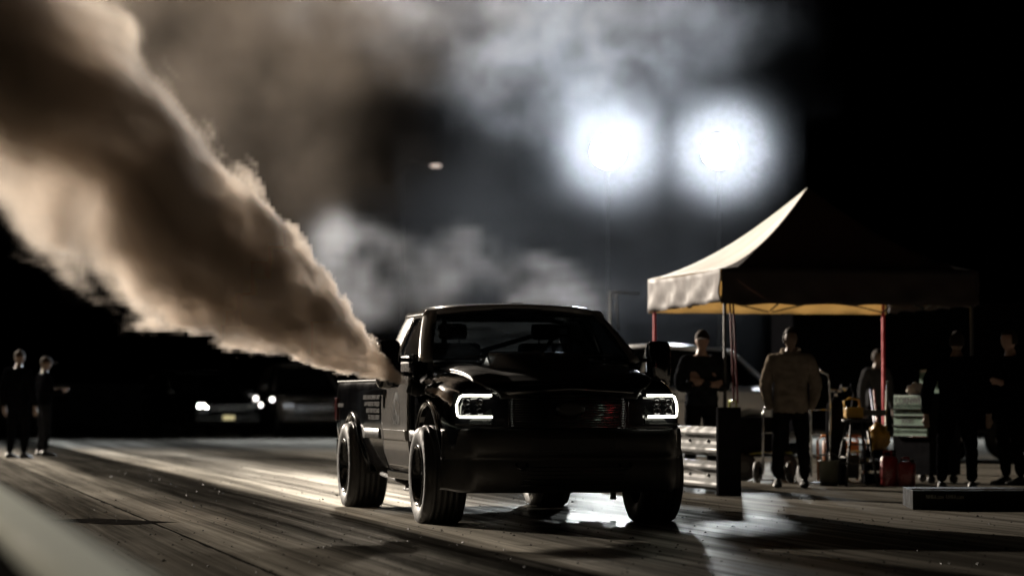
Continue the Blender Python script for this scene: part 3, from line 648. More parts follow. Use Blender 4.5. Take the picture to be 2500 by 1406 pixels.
bm = BM(); tube(bm, [(0, 0, 2.45), (0, 0, ZP - .02)], .02, 6); obj('centre_pole', bm, 'pole', CN)
for k in range(4):
    a = k * pi / 2; R = Matrix.Rotation(a, 3, 'Z')
    for (x0, x1) in ((-1.54, -.02), (.02, 1.54)):
        for za, zb in ((2.12, 2.46), (2.46, 2.12)):
            bm = BM(); tube(bm, [R @ Vector((x0, -1.52, za)), R @ Vector((x1, -1.52, zb))], .011, 6); obj('scissor_strut', bm, 'pole', CN)
    bm = BM(); tube(bm, [R @ Vector((0, -1.52, 2.14)), R @ Vector((0, 0, 2.5))], .011, 6); obj('roof_strut', bm, 'pole', CN)
# straps hanging beside the near leg
M['darkred'] = mat('dark_red_strap', (.12, .01, .015), .6)
for dx, m_ in ((.13, 'darkred'), (.17, 'darkred')):
    bm = BM(); tube(bm, [(-hf + dx, -hf + .1, 2.3), (-hf + dx + .03, -hf + .1, 1.6), (-hf + dx + .01 + dx * .3, -hf + .1, .95)], .011, 6); obj('strap', bm, m_, CN)

# ================================================================== guard rails
M['railsteel'] = mat('weathered_rail_steel', (.022, .022, .019), .55, vary=.4, scale=3, bump=.1, bscale=25, spec=.4)
def wbeam(name, label, s0, t0, t1, zs, face, m, post=True, k0=.3):
    """stacked W-beam rails along the lane; face = -1: corrugations face smaller s"""
    T = empty(name, tr(s0, t0), TH); tag(T, label, 'guard rail')
    ln = t1 - t0
    for z in zs:
        prof = [(-.0, .155), (.02, .15), (.075, .115), (.08, .09), (.075, .07), (.02, .03), (.015, 0), (.02, -.03), (.075, -.07), (.08, -.09), (.075, -.115), (.02, -.15), (0, -.155)]
        n = max(2, int(ln / 1.0))
        bm = BM(); grid(bm, lambda t, i: (face * prof[i][0], t, z + prof[i][1]), lin(0, ln, n), range(len(prof))); o = obj('rail_beam', bm, m, T, False); solid(o, .006)
        for f in o.data.polygons: f.use_smooth = False
    k = k0
    while post and k < ln:
        bm = BM(); box(bm, -face * .14 - .05, -face * .03 + .05 if face < 0 else -.03, k - .06, k + .06, 0, zs[-1] + .17); obj('rail_post', bm, 'pole', T); k += 1.9
    return T
G1 = wbeam('guard_rail', 'stacked corrugated steel guard rail ending beside the canopy leg', 8.83, 29.2, 45, (.20, .56), -1, 'railsteel')
bm = BM(); box(bm, -.09, .16, -.09, .0, 0, .92, bev=.012); obj('rail_end_post', bm, 'cab_black', G1)
for z in (.2, .56):
    for t in (.5, 1.2):
        bm = BM(); lathe(bm, [(0, -.02), (.016, -.016), (.018, 0)], 10, 'X', (-.02, t, z)); obj('rail_bolt', bm, 'steel', G1)
# near barrier wall, far out of focus in the lower left corner
BW = empty('barrier_wall', (0, 0, 0), TH); tag(BW, 'pale topped blurred barrier wall close to the camera in the lower left corner', 'wall')
prof = [(-.10, 0), (-.01, .30), (.012, .70), (.118, .70), (.14, .30), (.23, 0)]
bm = BM(); grid(bm, lambda t, i: (.30 + prof[i][0], t, prof[i][1]), lin(-3, 40, 44), range(len(prof))); obj('wall_body', bm, mat('shade_toned_concrete', (.02, .02, .018), .9, spec=0), BW)  # shade of the near face is put into the dark body colour
prof2 = [(.0, .705), (-.004, .735), (.012, .755), (.03, .752), (.075, .757), (.112, .762), (.128, .745), (.128, .705)]
bm = BM(); grid(bm, lambda t, i: (.30 + prof2[i][0], t, prof2[i][1]), lin(-3, 40, 44), range(len(prof2))); obj('wall_cap', bm, 'painted', BW)

# ================================================================== people
M['greyshirt'] = mat('dim_grey_shirt', (.045, .045, .047), .9, spec=0)
for k_ in ('hoodie', 'jacket', 'trousers', 'blackcloth'): M[k_].node_tree.nodes['Principled BSDF'].inputs['Specular IOR Level'].default_value = 0
def person(label, loc, rz, H=1.78, arms='down', cloth=('jacket', 'trousers'), skin='skin', head='cap', build=1.0, lean=0, stance=.11, turn=0, hood=False, group=None):
    T = empty('person', loc, rz); tag(T, label, 'person', group)
    k = H / 1.78
    J = {'pel': (0, 0, .95), 'spi': (0, -.005, 1.12), 'che': (0, .0 - lean * .03, 1.33), 'nek': (0, -.005 - lean * .05, 1.49), 'hed': (0, -.02 - lean * .06, 1.60)}
    Rd = {'pel': (.165 * build, .12 * build), 'spi': (.155 * build, .115 * build), 'che': (.175 * build, .125 * build), 'nek': (.062, .062), 'hed': (.065, .07)}
    E_ = [('pel', 'spi'), ('spi', 'che'), ('che', 'nek'), ('nek', 'hed')]
    for s, n in ((-1, 'l'), (1, 'r')):
        J['hip' + n] = (s * .095, 0, .90); J['kne' + n] = (s * (stance + .01), -.02, .49); J['ank' + n] = (s * (stance + .02), .03, .10)
        Rd['hip' + n] = (.098 * build, .105 * build); Rd['kne' + n] = (.066, .07); Rd['ank' + n] = (.052, .056)
        J['sho' + n] = (s * .185 * build, .01 - lean * .03, 1.42); Rd['sho' + n] = (.075, .08)
        if arms == 'pockets': el, wr, ha = (s * .255 * build, .05, 1.13), (s * .245, -.03, .93), (s * .23, -.05, .87)
        elif arms == 'crossed': el, wr, ha = (s * .27 * build, -.05, 1.12), (-s * .05, -.19, 1.17 + s * .02), (-s * .12, -.19, 1.19 + s * .02)
        elif arms == 'chin' and s < 0: el, wr, ha = (s * .24, -.12, 1.14), (s * .10, -.17, 1.36), (s * .06, -.15, 1.43)
        elif arms == 'chin': el, wr, ha = (s * .27, -.03, 1.12), (s * .02, -.19, 1.13), (-s * .08, -.20, 1.13)
        elif arms == 'forward': el, wr, ha = (s * .25, -.05, 1.13), (s * .19, -.27, 1.17), (s * .17, -.35, 1.20)
        else: el, wr, ha = (s * .27 * build, .03, 1.12), (s * .29 * build, -.04, .87), (s * .285 * build, -.06, .78)
        J['elb' + n], J['wri' + n], J['han' + n] = el, wr, ha
        Rd['elb' + n], Rd['wri' + n], Rd['han' + n] = (.056 * build, .056 * build), (.040, .040), (.040, .022)
        E_ += [('pel', 'hip' + n), ('hip' + n, 'kne' + n), ('kne' + n, 'ank' + n), ('che', 'sho' + n), ('sho' + n, 'elb' + n), ('elb' + n, 'wri' + n), ('wri' + n, 'han' + n)]
        # five fingers
        h, w = Vector(ha), Vector(wr); d = (h - w).normalized(); sd = d.cross(Vector((0, -1, .2))).normalized()
        for q in (range(5) if arms != 'pockets' else ()):
            off = (q - 1.5) * .019 if q < 4 else (-.042 if s > 0 else .042)
            ln = (.055, .066, .062, .048, .045)[q]
            b0 = h + sd * off + d * (.025 if q < 4 else -.01); b1 = b0 + d * ln * .6 + Vector((0, -.004, 0)) + (sd * off * .4 if q == 4 else Vector()); b2 = b1 + d * ln * .4 + Vector((0, .012, -.008))
            for nm, pnt in (('fa', b0), ('fb', b1), ('fc', b2)): J[f'{nm}{q}{n}'] = tuple(pnt); Rd[f'{nm}{q}{n}'] = (.010, .010)
            E_ += [('han' + n, f'fa{q}{n}'), (f'fa{q}{n}', f'fb{q}{n}'), (f'fb{q}{n}', f'fc{q}{n}')]
    names = list(J); me = bpy.data.meshes.new('body'); me.from_pydata([J[n] for n in names], [(names.index(a), names.index(b)) for a, b in E_], [])
    o = bpy.data.objects.new('body', me); COL.objects.link(o)
    sk = o.modifiers.new('skin', 'SKIN'); sk.use_smooth_shade = True
    for i, n in enumerate(names):
        me.skin_vertices[0].data[i].radius = Rd[n]; me.skin_vertices[0].data[i].use_root = (n == 'pel')
    ss = o.modifiers.new('s', 'SUBSURF'); ss.levels = ss.render_levels = 2
    bake(o)
    # head with face
    bm = BM(); bm.from_mesh(o.data)
    hb = BM(); bmesh.ops.create_uvsphere(hb, u_segments=28, v_segments=20, radius=1)
    for v in hb.verts:
        x, y, z = v.co; jaw = max(0, -z)
        X_, Y_, Z_ = x * .076 * (1 - .28 * jaw ** 1.5), y * .095 * (1 - .12 * jaw), z * .118
        if y < 0:
            Y_ -= .022 * math.exp(-((x / .16) ** 2 + ((z + .15) / .22) ** 2))          # nose
            Y_ -= .007 * math.exp(-((x / .5) ** 2 + ((z - .22) / .10) ** 2))           # brow
            Y_ += .009 * (math.exp(-(((x - .38) / .16) ** 2 + ((z - .06) / .10) ** 2)) + math.exp(-(((x + .38) / .16) ** 2 + ((z - .06) / .10) ** 2)))   # eye sockets
            Y_ -= .006 * math.exp(-((x / .26) ** 2 + ((z + .52) / .07) ** 2)); Y_ -= .012 * math.exp(-((x / .3) ** 2 + ((z + .9) / .2) ** 2))  # lips, chin
        X_ += math.copysign(.012 * math.exp(-(((y - .05) / .16) ** 2 + ((z + .05) / .24) ** 2)) * (abs(x) > .7), x)   # ears
        v.co = (X_, Y_, Z_)
    hm = Matrix.Translation((J['hed'][0], J['hed'][1] - .015, 1.665)) @ Matrix.Rotation(turn, 4, 'Z')
    bmesh.ops.transform(hb, matrix=hm, verts=hb.verts[:]); tmpm = bpy.data.meshes.new('h'); hb.to_mesh(tmpm); hb.free(); bm.from_mesh(tmpm)
    bm.to_mesh(o.data); bm.free(); bpy.data.meshes.remove(tmpm)
    rm = o.modifiers.new('r', 'REMESH'); rm.mode = 'VOXEL'; rm.voxel_size = .014; rm.use_smooth_shade = True
    sm = o.modifiers.new('sm', 'SMOOTH'); sm.factor = .5; sm.iterations = 3
    bake(o); me = o.data
    # cloth folds, and material by nearest bone
    segs = [(Vector(J[a]), Vector(J[b]), a, b) for a, b in E_]
    import numpy as np
    npoly = len(me.polygons); C_ = np.empty(npoly * 3, np.float32); me.polygons.foreach_get('center', C_); C_ = C_.reshape(-1, 3)
    A_ = np.array([a for a, b, _, _ in segs], np.float32); B_ = np.array([b for a, b, _, _ in segs], np.float32)
    bd = np.full(npoly, 9., np.float32); bi = np.zeros(npoly, np.int32)
    for i in range(len(segs)):
        ab = B_[i] - A_[i]; t_ = np.clip(((C_ - A_[i]) @ ab) / float(ab @ ab), 0, 1); d_ = np.linalg.norm(C_ - A_[i] - t_[:, None] * ab, axis=1)
        w_ = d_ < bd; bd[w_] = d_[w_]; bi[w_] = i
    def kseg(i):
        na, nb = segs[i][2:]
        if nb == 'hed' or na == 'hed' or nb[:2] in ('fa', 'fb', 'fc'): return 2
        if nb[:3] == 'han': return 2 if arms != 'pockets' else 1
        return 1 if nb[:3] in ('hip', 'kne', 'ank') else 0
    ks = np.array([kseg(i) for i in range(len(segs))])[bi]
    ks[(ks == 1) & (C_[:, 2] > (.84 if hood else .92))] = 0; ks[C_[:, 2] > 1.53] = 2
    me.materials.clear()
    for m_ in (cloth[0], cloth[1], skin): me.materials.append(M[m_])
    from mathutils import noise as mn
    ki = ks.tolist(); me.polygons.foreach_set('material_index', ks.astype(np.int32)); me.polygons.foreach_set('use_smooth', [True] * npoly)
    skinv = set(v for p, q in zip(me.polygons, ki) if q == 2 for v in p.vertices)
    co = [(v.index, v.co.copy(), v.normal.copy()) for v in me.vertices]; out_ = []
    for i, c_, n_ in co:
        if i not in skinv:
            f = mn.noise(Vector((c_.x * 9, c_.y * 9, c_.z * 16)) + Vector(loc)) * .009 + mn.noise(c_ * 26) * .004
            c_ = c_ + n_ * (f + (.014 if c_.z > .9 else .010))
        out_.extend(c_)
    me.vertices.foreach_set('co', out_); me.update()
    o.parent = T; o.scale = (k, k, k); o.name = 'body'
    hc = Vector((J['hed'][0], J['hed'][1] - .015, 1.665)); HM = Matrix.Translation(hc) @ Matrix.Rotation(turn, 4, 'Z')
    def child(name, bm, m_):
        c = obj(name, bm, m_, T, True); c.scale = (k, k, k); return c
    for s in (-1, 1):       # shoes
        bm = BM(); ax = s * (stance + .02); secs = []
        for y, w, h_ in ((.10, .03, .05), (.085, .042, .085), (.03, .046, .11), (-.04, .048, .085), (-.12, .052, .055), (-.17, .042, .042), (-.185, .025, .03)):
            secs.append([(ax + w * cos(a) * 1.0, y, .004 + (h_ * .5) * (1 + sin(a))) for a in [2 * pi * i / 14 for i in range(14)]])
        loft(bm, secs, False); child('shoe', bm, 'shoe')
    if head == 'cap':
        bm = BM(); n = 24
        def cp(a, v): return HM @ Vector((.086 * cos(a) * cos(v), .106 * sin(a) * cos(v), .030 + .102 * sin(v)))
        grid(bm, cp, [2 * pi * i / n for i in range(n + 1)], lin(-.05, pi / 2 - .02, 9)); bmesh.ops.remove_doubles(bm, verts=bm.verts[:], dist=.0008)
        grid(bm, lambda a, v: HM @ Vector((cos(a) * (.080 + .0 * v), -.075 + sin(a) * .05 - v * .085 * (1 - (abs(cos(a))) ** 2.2), .034 - v * .016)), lin(pi, 2 * pi, 13), lin(0, 1, 5))
        child('cap', bm, 'capm')
    elif head == 'hair':
        bm = BM(); bmesh.ops.create_uvsphere(bm, u_segments=32, v_segments=18, radius=1)
        dele = []
        for v in bm.verts:
            x, y, z = v.co
            if z < -.35 + (.75 if y < -.25 else 0): dele.append(v); continue
            f = 1.10 + .07 * mn.noise(v.co * 6); v.co = HM @ Vector((x * .078 * f, y * .097 * f + .006, z * .118 * f))
        bmesh.ops.delete(bm, geom=dele, context='VERTS'); child('hair', bm, 'hair')
    if hood:
        bm = BM(); grid(bm, lambda a, v: (.115 * cos(a) * (1 - .15 * v), .02 + .10 * sin(a) + .03 * v, 1.475 + .075 * v + .03 * sin(a)), [2 * pi * i / 20 for i in range(21)], lin(0, 1, 6)); c = child('hood', bm, cloth[0]); solid(c, .03, 0)
    return T
g = ground_at
p = g(1930, 1190); person('person in a tan hoodie with hands in the pockets under the canopy', p, radians(-6), 1.80, 'pockets', ('hoodie', 'trousers'), 'dskin', 'hair', 1.12, 0, .13, radians(8), hood=True)
p = Vector((at(1712, 900, 34.2).x, 34.2, 0)); person('person in a dark jacket and cap with folded arms behind the guard rail', p, radians(14), 1.80, 'crossed', ('jacket', 'trousers'), 'skin', 'cap', 1.08, 0, .12, radians(-10))
p = g(45, 1119); person('person in black with an orange cap standing at the left edge', p, radians(150), 1.80, 'down', ('blackcloth', 'blackcloth'), 'dskin', 'cap', 1.12, 0, .13, radians(20))
p = Vector((at(108, 900, 51).x, 51, 0)); person('person in dark clothes half hidden beside the one at the left edge', p, radians(120), 1.72, 'forward', ('blackcloth', 'trousers'), 'dskin', 'cap', 1.0, 0, .10)
p = Vector((at(2468, 900, 34.0).x, 34.0, 0)); person('person in black at the right edge, face in profile catching the light', p, radians(-62), 1.80, 'forward', ('blackcloth', 'blackcloth'), 'skin', 'hair', 1.05, 0, .12)
p = Vector((at(2335, 900, 32.0).x, 32.0, 0)); person('broad person all in black standing in front of the green tool cabinet', p, radians(165), 1.74, 'down', ('blackcloth', 'blackcloth'), 'dskin', 'hair', 1.22, 0, .15)
p = Vector((at(2140, 900, 44.0).x, 44.0, 0)); person('dim person in a grey shirt in the dark behind the stool', p, radians(30), 1.74, 'down', ('greyshirt', 'trousers'), 'dskin', 'hair', 1.0, 0, .11)
p = Vector((at(1503, 900, 48.0).x, 48.0, 0)); person('person whose pale head shows beyond the windscreen pillar', p, radians(20), 1.86, 'down', ('hoodie', 'trousers'), 'skin', 'none', 1.0, 0, .11)

# ================================================================== background vehicles
def vehicle(label, name, loc, rz, kind, paint, lit=(), plate=True):
    T = empty(name, loc, rz); tag(T, label, 'car' if kind == 'suv' else 'pickup truck')
    L_, w = 4.9, .95
    if kind == 'suv':
        low = [(-2.45, .80), (-2.35, .98), (-1.3, 1.08), (2.4, 1.12), (2.45, .7)]; gh = [(-1.35, 1.08), (-.55, 1.68), (.2, 1.76), (1.9, 1.72), (2.40, 1.12)]
    else:
        low = [(-2.9, .85), (-2.8, 1.12), (-1.5, 1.22), (2.8, 1.18), (2.85, .7)]; gh = [(-1.45, 1.22), (-.75, 1.86), (.1, 1.94), (1.0, 1.90), (1.15, 1.20)]
    y0, y1 = low[0][0], low[-1][0]
    ys = [y0, y0 + .05, y0 + .25, -1.3, -.3, .8, 1.8, y1 - .2, y1]; secs = []
    for i, y in enumerate(ys):
        zt = interp(y, [a for a, _ in low], [b for _, b in low]); e = (.86, .93, .98, 1, 1, 1, 1, .97, .90)[i]
        secs.append([(0, y, .32), (w * .9 * e, y, .32), (w * .98 * e, y, .48), (w * e, y, .72), (w * .985 * e, y, zt - .12), (w * .92 * e, y, zt - .02), (w * .5, y, zt), (0, y, zt)])
    o = obj('body', loft(BM(), secs), paint, T); ax = (-1.5, 1.45) if kind == 'suv' else (-1.85, 1.75)
    subsurf(o, 1, [(a, .40, .43, sx * .6 if sx > 0 else -1.2, 1.2 if sx > 0 else -.6) for a in ax for sx in (-1, 1)])
    # greenhouse: glass volume, roof and pillars
    bm = BM(); n = len(gh)
    for s in (1, -1):
        pass
    gl = lambda y, z: w * (.93 - .26 * (z - gh[0][1]) / (gh[2][1] - gh[0][1]))
    ring = [[bm.verts.new((s * gl(y, z) * .985, y, z)) for (y, z) in gh] for s in (-1, 1)]
    for i in range(n - 1): bm.faces.new((ring[0][i], ring[0][i + 1], ring[1][i + 1], ring[1][i]))
    bm.faces.new(ring[0][::-1]); bm.faces.new(ring[1]); obj('window_glass', bm, mat('car_glass', (.01, .011, .012), .05, vary=0), T)
    bm = BM(); grid(bm, lambda u, i: (u * gl(*gh[i]), gh[i][0], gh[i][1] + .02 * (1 - u * u)), lin(-1, 1, 7), (1, 2, 3)); o = obj('roof', bm, paint, T, True); solid(o, .05, 0)
    for s in (-1, 1):
        for i, j in ((0, 1), (3, 4)):
            a, c = gh[i], gh[j]; bm = BM(); tube(bm, [(s * gl(*a), a[0], a[1]), (s * gl(*c), c[0], c[1])], .045, 6); obj('pillar', bm, paint, T)
        bm = BM(); zr = interp(.25, [a for a, _ in gh], [b for _, b in gh]); tube(bm, [(s * gl(.25, gh[0][1]), .3, gh[0][1]), (s * gl(.25, zr), .2, zr)], .04, 6); obj('pillar', bm, paint, T)
        bm = BM(); box(bm, s * (w + .14) - .10, s * (w + .14) + .10, gh[0][0] + .25, gh[0][0] + .37, gh[0][1] - .02, gh[0][1] + .17, bev=.03); obj('door_mirror', bm, paint, T)
        bm = BM(); box(bm, s * (w * .74) - .17, s * (w * .74) + .17, y0 - .015, y0 + .10, .72, .88, bev=.02); hd = obj('headlight', bm, 'chrome', T)
        if s in lit:
            for dx_, dz_, r_ in ((-.07, .80, .055), (.05, .81, .04), (.12, .76, .03)):
                bm = BM(); lathe(bm, [(0, -.03), (r_ * .8, -.02), (r_, .01)], 14, 'Y', (s * w * .74 + dx_, y0 - .02, dz_)); obj('headlight_glint', bm, 'hl', hd)  # reflected glint in the headlight drawn as small glowing discs
        bm = BM(); lathe(bm, [(0, -.015), (.05, -.01), (.06, .01)], 12, 'Y', (s * w * .72, y0 - .04, .50)); obj('fog_lamp', bm, 'hl2' if s in lit else 'chrome', T)
        bm = BM(); tube(bm, [(s * (w + .004), -1.0, .95), (s * (w + .004), 1.8, .97)], .012, 6); obj('side_trim', bm, 'chrome', T)
        for a in ax:
            Wl = empty('wheel', (s * (w - .12), a, .37), 0, T)
            bm = BM(); lathe(bm, [(.24, -.11), (.34, -.12), (.37, -.08), (.37, .08), (.34, .12), (.24, .11)], 28, 'X'); obj('tyre', bm, 'rubber', Wl)
            bm = BM(); lathe(bm, [(.245, .10 * s), (.20, .06 * s), (.06, .07 * s), (0, .08 * s)], 20, 'X'); obj('rim', bm, 'chrome', Wl)
    bm = BM(); box(bm, -.52, .52, y0 - .02, y0 + .05, .66, .86, bev=.02); obj('grille', bm, 'dchrome', T)
    for z in (.70, .76, .82):
        bm = BM(); box(bm, -.50, .50, y0 - .035, y0 - .018, z - .012, z + .012); obj('grille_bar', bm, 'chrome', T)
    bm = BM(); box(bm, -.88, .88, y0 - .08, y0 + .15, .36, .60, bev=.05); obj('bumper', bm, paint, T)
    if plate: bm = BM(); box(bm, -.16, .16, y0 - .095, y0 - .081, .44, .56); obj('licence_plate', bm, 'plate', T)
    return T
p = Vector((at(462, 1000, 76).x, 76 + 2.4, 0)); vehicle('dark car with one glinting headlight, left of the two parked in the distance', 'parked_car', p, radians(24), 'suv', 'cardark', (-1,))
p = Vector((at(705, 1000, 78).x, 78 + 2.9, 0)); vehicle('grey pickup with small lamps under the smoke, right of the dark car', 'parked_pickup', p, radians(14), 'pickup', 'cargrey', (), False)
for x_, y_, m_ in ((625, 972, 'hl2'), (665, 975, 'hl2'), (636, 988, 'hl2')):
    q = at(x_, y_, 77.6); bm = BM(); lathe(bm, [(0, -.03), (.05, -.02), (.06, .01), (0, .03)], 12, 'Y'); o = obj('lamp', bm, m_); o.parent = bpy.data.objects['parked_pickup']; o.matrix_parent_inverse = (Matrix.Translation(bpy.data.objects['parked_pickup'].location) @ Matrix.Rotation(radians(14), 4, 'Z')).inverted(); o.location = q
p = Vector((at(1690, 1000, 52).x - .3, 52, 0)); vehicle('white pickup parked behind the person with folded arms', 'parked_pickup', p, radians(62), 'pickup', 'carwhite', (), False)
# dark trailer added to block the lit ground behind the canopy
q = Vector((at(1935, 1000, 47).x, 47, 0)); T = empty('blocker_trailer', q, radians(4)); tag(T, 'black trailer added behind the canopy to block lit ground', 'trailer')
bm = BM(); box(bm, 0, 6.4, 0, 2.2, .45, 2.55, bev=.05); obj('trailer_body', bm, 'blackcloth', T)  # body of the added blocker trailer
for x in (2.6, 3.5):
    Wl = empty('wheel', (x, .02, .36), 0, T)
    bm = BM(); lathe(bm, [(.2, -.1), (.33, -.11), (.36, -.07), (.36, .07), (.33, .11), (.2, .1)], 28, 'Y'); obj('tyre', bm, 'rubber', Wl)
    bm = BM(); lathe(bm, [(0, -.09), (.2, -.06)], 20, 'Y'); obj('rim', bm, 'dchrome', Wl)
bm = BM(); box(bm, .1, 6.3, -.02, -.005, .45, .50); obj('blocker_skirt', bm, 'trim', T)
bm = BM(); box(bm, 4.9, 5.6, -.012, -.002, .62, 2.3); obj('blocker_door', bm, 'trim', T)
# far barrier wall
bm = BM(); box(bm, -30, -9.5, 100, 100.3, 0, 1.5, bev=.03); tag(obj('barrier_wall', bm, 'farwall'), 'low concrete barrier wall in the dark on the far left', 'wall')
# pole with a frame beyond the truck's mirror
q = at(1490, 700, 50); T = empty('sign_frame', (q.x, 50, 0)); tag(T, 'thin pole with an empty frame standing beyond the windscreen pillar', 'post')
bm = BM(); tube(bm, [(0, 0, 0), (0, 0, 2.85)], .022, 6); obj('post', bm, 'steel', T)
bm = BM(); tube(bm, [(0, 0, 2.83), (.5, 0, 2.80)], .018, 6); obj('crossbar', bm, 'steel', T)
bm = BM(); tube(bm, [(.10, 0, 2.8), (.14, 0, 2.2)], .015, 6); obj('hanger', bm, 'steel', T)

# ================================================================== pit equipment under the canopy
# tall tool cabinet
D = 34.6; px = lambda x, d=D: (x - 1250) * d / FPX
C = empty('tool_cabinet', (4.78, 34.9, 0), radians(-60)); tag(C, 'green fronted tool cabinet with CORNWELL lettering and raised lid', 'tool cabinet')
C['label'] = 'tall tool cabinet with green lettered drawers and a raised lid'
bm = BM(); box(bm, -.36, .36, 0, .46, .10, 1.06, bev=.01); obj('cabinet_body', bm, 'cab_black', C)
for z0, z1 in ((.885, 1.045), (.80, .875), (.685, .79), (.56, .675)):
    Dr = empty('drawer', (0, 0, 0), 0, C)
    bm = BM(); box(bm, -.31, .33, -.022, .0, z0, z1, bev=.004); obj('drawer_front', bm, 'green', Dr)
    bm = BM(); box(bm, -.33, .345, -.040, -.0225, z0 - .012, z0 + .006, bev=.003); obj('drawer_pull', bm, 'chrome', Dr)
for z in (.905, .925, .83, .845, .60, .62):
    bm = BM(); box(bm, -.305, .325, -.026, -.0225, z, z + .008); obj('drawer_stripe', bm, 'cab_black', C)
fm = Matrix(((1, 0, 0, 0), (0, 0, -1, 0), (0, 1, 0, 0), (0, 0, 0, 1)))
text('CORNWELL', .125, 'letter', C, Matrix.Translation((-.29, -.0245, .942)) @ fm, sx=.92)
text('TOOLS', .075, 'letter', C, Matrix.Translation((-.17, -.0245, .712)) @ fm, sx=1.0)
bm = BM(); box(bm, -.35, .35, .40, .44, 1.07, 1.36, Matrix.Translation((0, 0, 0)), bev=.01); obj('lid', bm, 'green', C)
bm = BM(); box(bm, -.30, -.12, .37, .385, 1.325, 1.35); obj('lid_light', bm, 'rag', C)
for x in (-.3, .3):
    for y in (.06, .40):
        bm = BM(); lathe(bm, [(0, -.02), (.05, -.02), (.05, .02), (0, .02)], 14, 'X', (x, y, .05)); obj('caster', bm, 'rubber', C)
from mathutils import noise as mnoise
bm = BM(); bmesh.ops.create_icosphere(bm, subdivisions=4, radius=1)
for v in bm.verts:
    f = 1 + .35 * mnoise.noise(v.co * 2.2) + .15 * mnoise.noise(v.co * 6); v.co = (v.co.x * .11 * f, v.co.y * .08 * f, max(-.055, v.co.z * .075 * f))
o = obj('rag', bm, 'rag', None, True, (4.86, 35.0, 1.118)); tag(o, 'crumpled white rag lying on the tool cabinet', 'rag')
# bar stool
D2 = 33.8; ST = empty('bar_stool', (px(2090, D2), D2, 0), radians(12)); tag(ST, 'dark bar stool with splayed legs holding a yellow saw', 'stool')
bm = BM(); lathe(bm, [(0, .735), (.16, .735), (.172, .745), (.172, .765), (.16, .775), (0, .778)], 28); obj('seat', bm, 'trim', ST)
legs = []
for a in (45, 135, 225, 315):
    c_, s_ = cos(radians(a)), sin(radians(a)); bm = BM(); tube(bm, [(c_ * .13, s_ * .13, .74), (c_ * .27, s_ * .27, 0)], .017, 8); obj('leg', bm, 'pole', ST); legs.append((c_, s_))
for i in range(4):
    for z in ((.26, .48) if i % 2 == 0 else (.33, .55)):
        r = .13 + .14 * (1 - z / .74); (a, b_), (c_, d_) = legs[i], legs[(i + 1) % 4]
        bm = BM(); tube(bm, [(a * r, b_ * r, z), (c_ * r, d_ * r, z)], .010, 6); obj('rung', bm, 'steel', ST)
# yellow saw on the stool
SW = empty('chain_saw', (px(2092, D2), D2, .779), radians(8)); tag(SW, 'yellow chain saw lying on the bar stool', 'saw')
bm = BM(); box(bm, -.15, .06, -.07, .07, .0, .13, bev=.02); obj('saw_body', bm, 'yellow', SW)
bm = BM(); box(bm, .06, .34, -.012, .012, .03, .10, bev=.008); obj('guide_bar', bm, 'steel', SW)
bm = BM(); tube(bm, [(-.14, 0, .10), (-.16, 0, .2), (-.10, 0, .235), (.02, 0, .22), (.03, 0, .12)], .013, 8); obj('handle', bm, 'yellow', SW)
# push brooms leaning
for (xa, ya, xb, yb, m_, lab) in ((2124, 945, 2150, 1168, 'blue', 'blue handled broom leaning behind the bar stool'), (2166, 930, 2156, 1172, 'ivory', 'ivory handled broom leaning beside the tool cabinet'), (2133, 948, 2152, 1172, 'jug', 'short red handled brush beside the blue broom')):
    a = at(xa, ya, 34.9); b_ = at(xb, yb, 34.5); b_.z = .02; T = empty('broom', b_); tag(T, lab, 'broom')
    bm = BM(); tube(bm, [(0, 0, .08), a - b_], .013, 8); obj('handle', bm, m_, T)
    bm = BM(); box(bm, -.12, .12, -.03, .03, .0, .09, bev=.008); obj('broom_head', bm, 'trim', T)
# fuel jugs
def jug(label, x, d, rz, h):
    T = empty('fuel_jug', (px(x, d), d, 0), rz); tag(T, label, 'fuel jug')
    bm = BM(); secs = []
    for z, k in ((0, .9), (.02, 1), (h * .5, .97), (h * .84, 1), (h * .92, .8), (h * .95, .5)):
        secs.append([(.10 * k * math.copysign(abs(cos(a)) ** .5, cos(a)), .075 * k * math.copysign(abs(sin(a)) ** .5, sin(a)), z) for a in [2 * pi * i / 20 for i in range(20)]])
    loft(bm, secs, False); obj('jug_body', bm, 'jug', T, True)
    bm = BM(); tube(bm, [(-.06, 0, h * .9), (-.06, 0, h * 1.08), (.02, 0, h * 1.1), (.04, 0, h * .92)], .014, 8); obj('jug_handle', bm, 'jug', T)
    bm = BM(); lathe(bm, [(.025, h * .9), (.028, h * 1.04), (0, h * 1.05)], 12, 'Z', (.06, .0, 0)); obj('jug_cap', bm, 'trim', T)
jug('red plastic fuel jug on the ground left of the tool cabinet', 2168, 33.6, .2, .37)
jug('second red fuel jug in shadow below the green drawers', 2212, 33.5, -.3, .30)
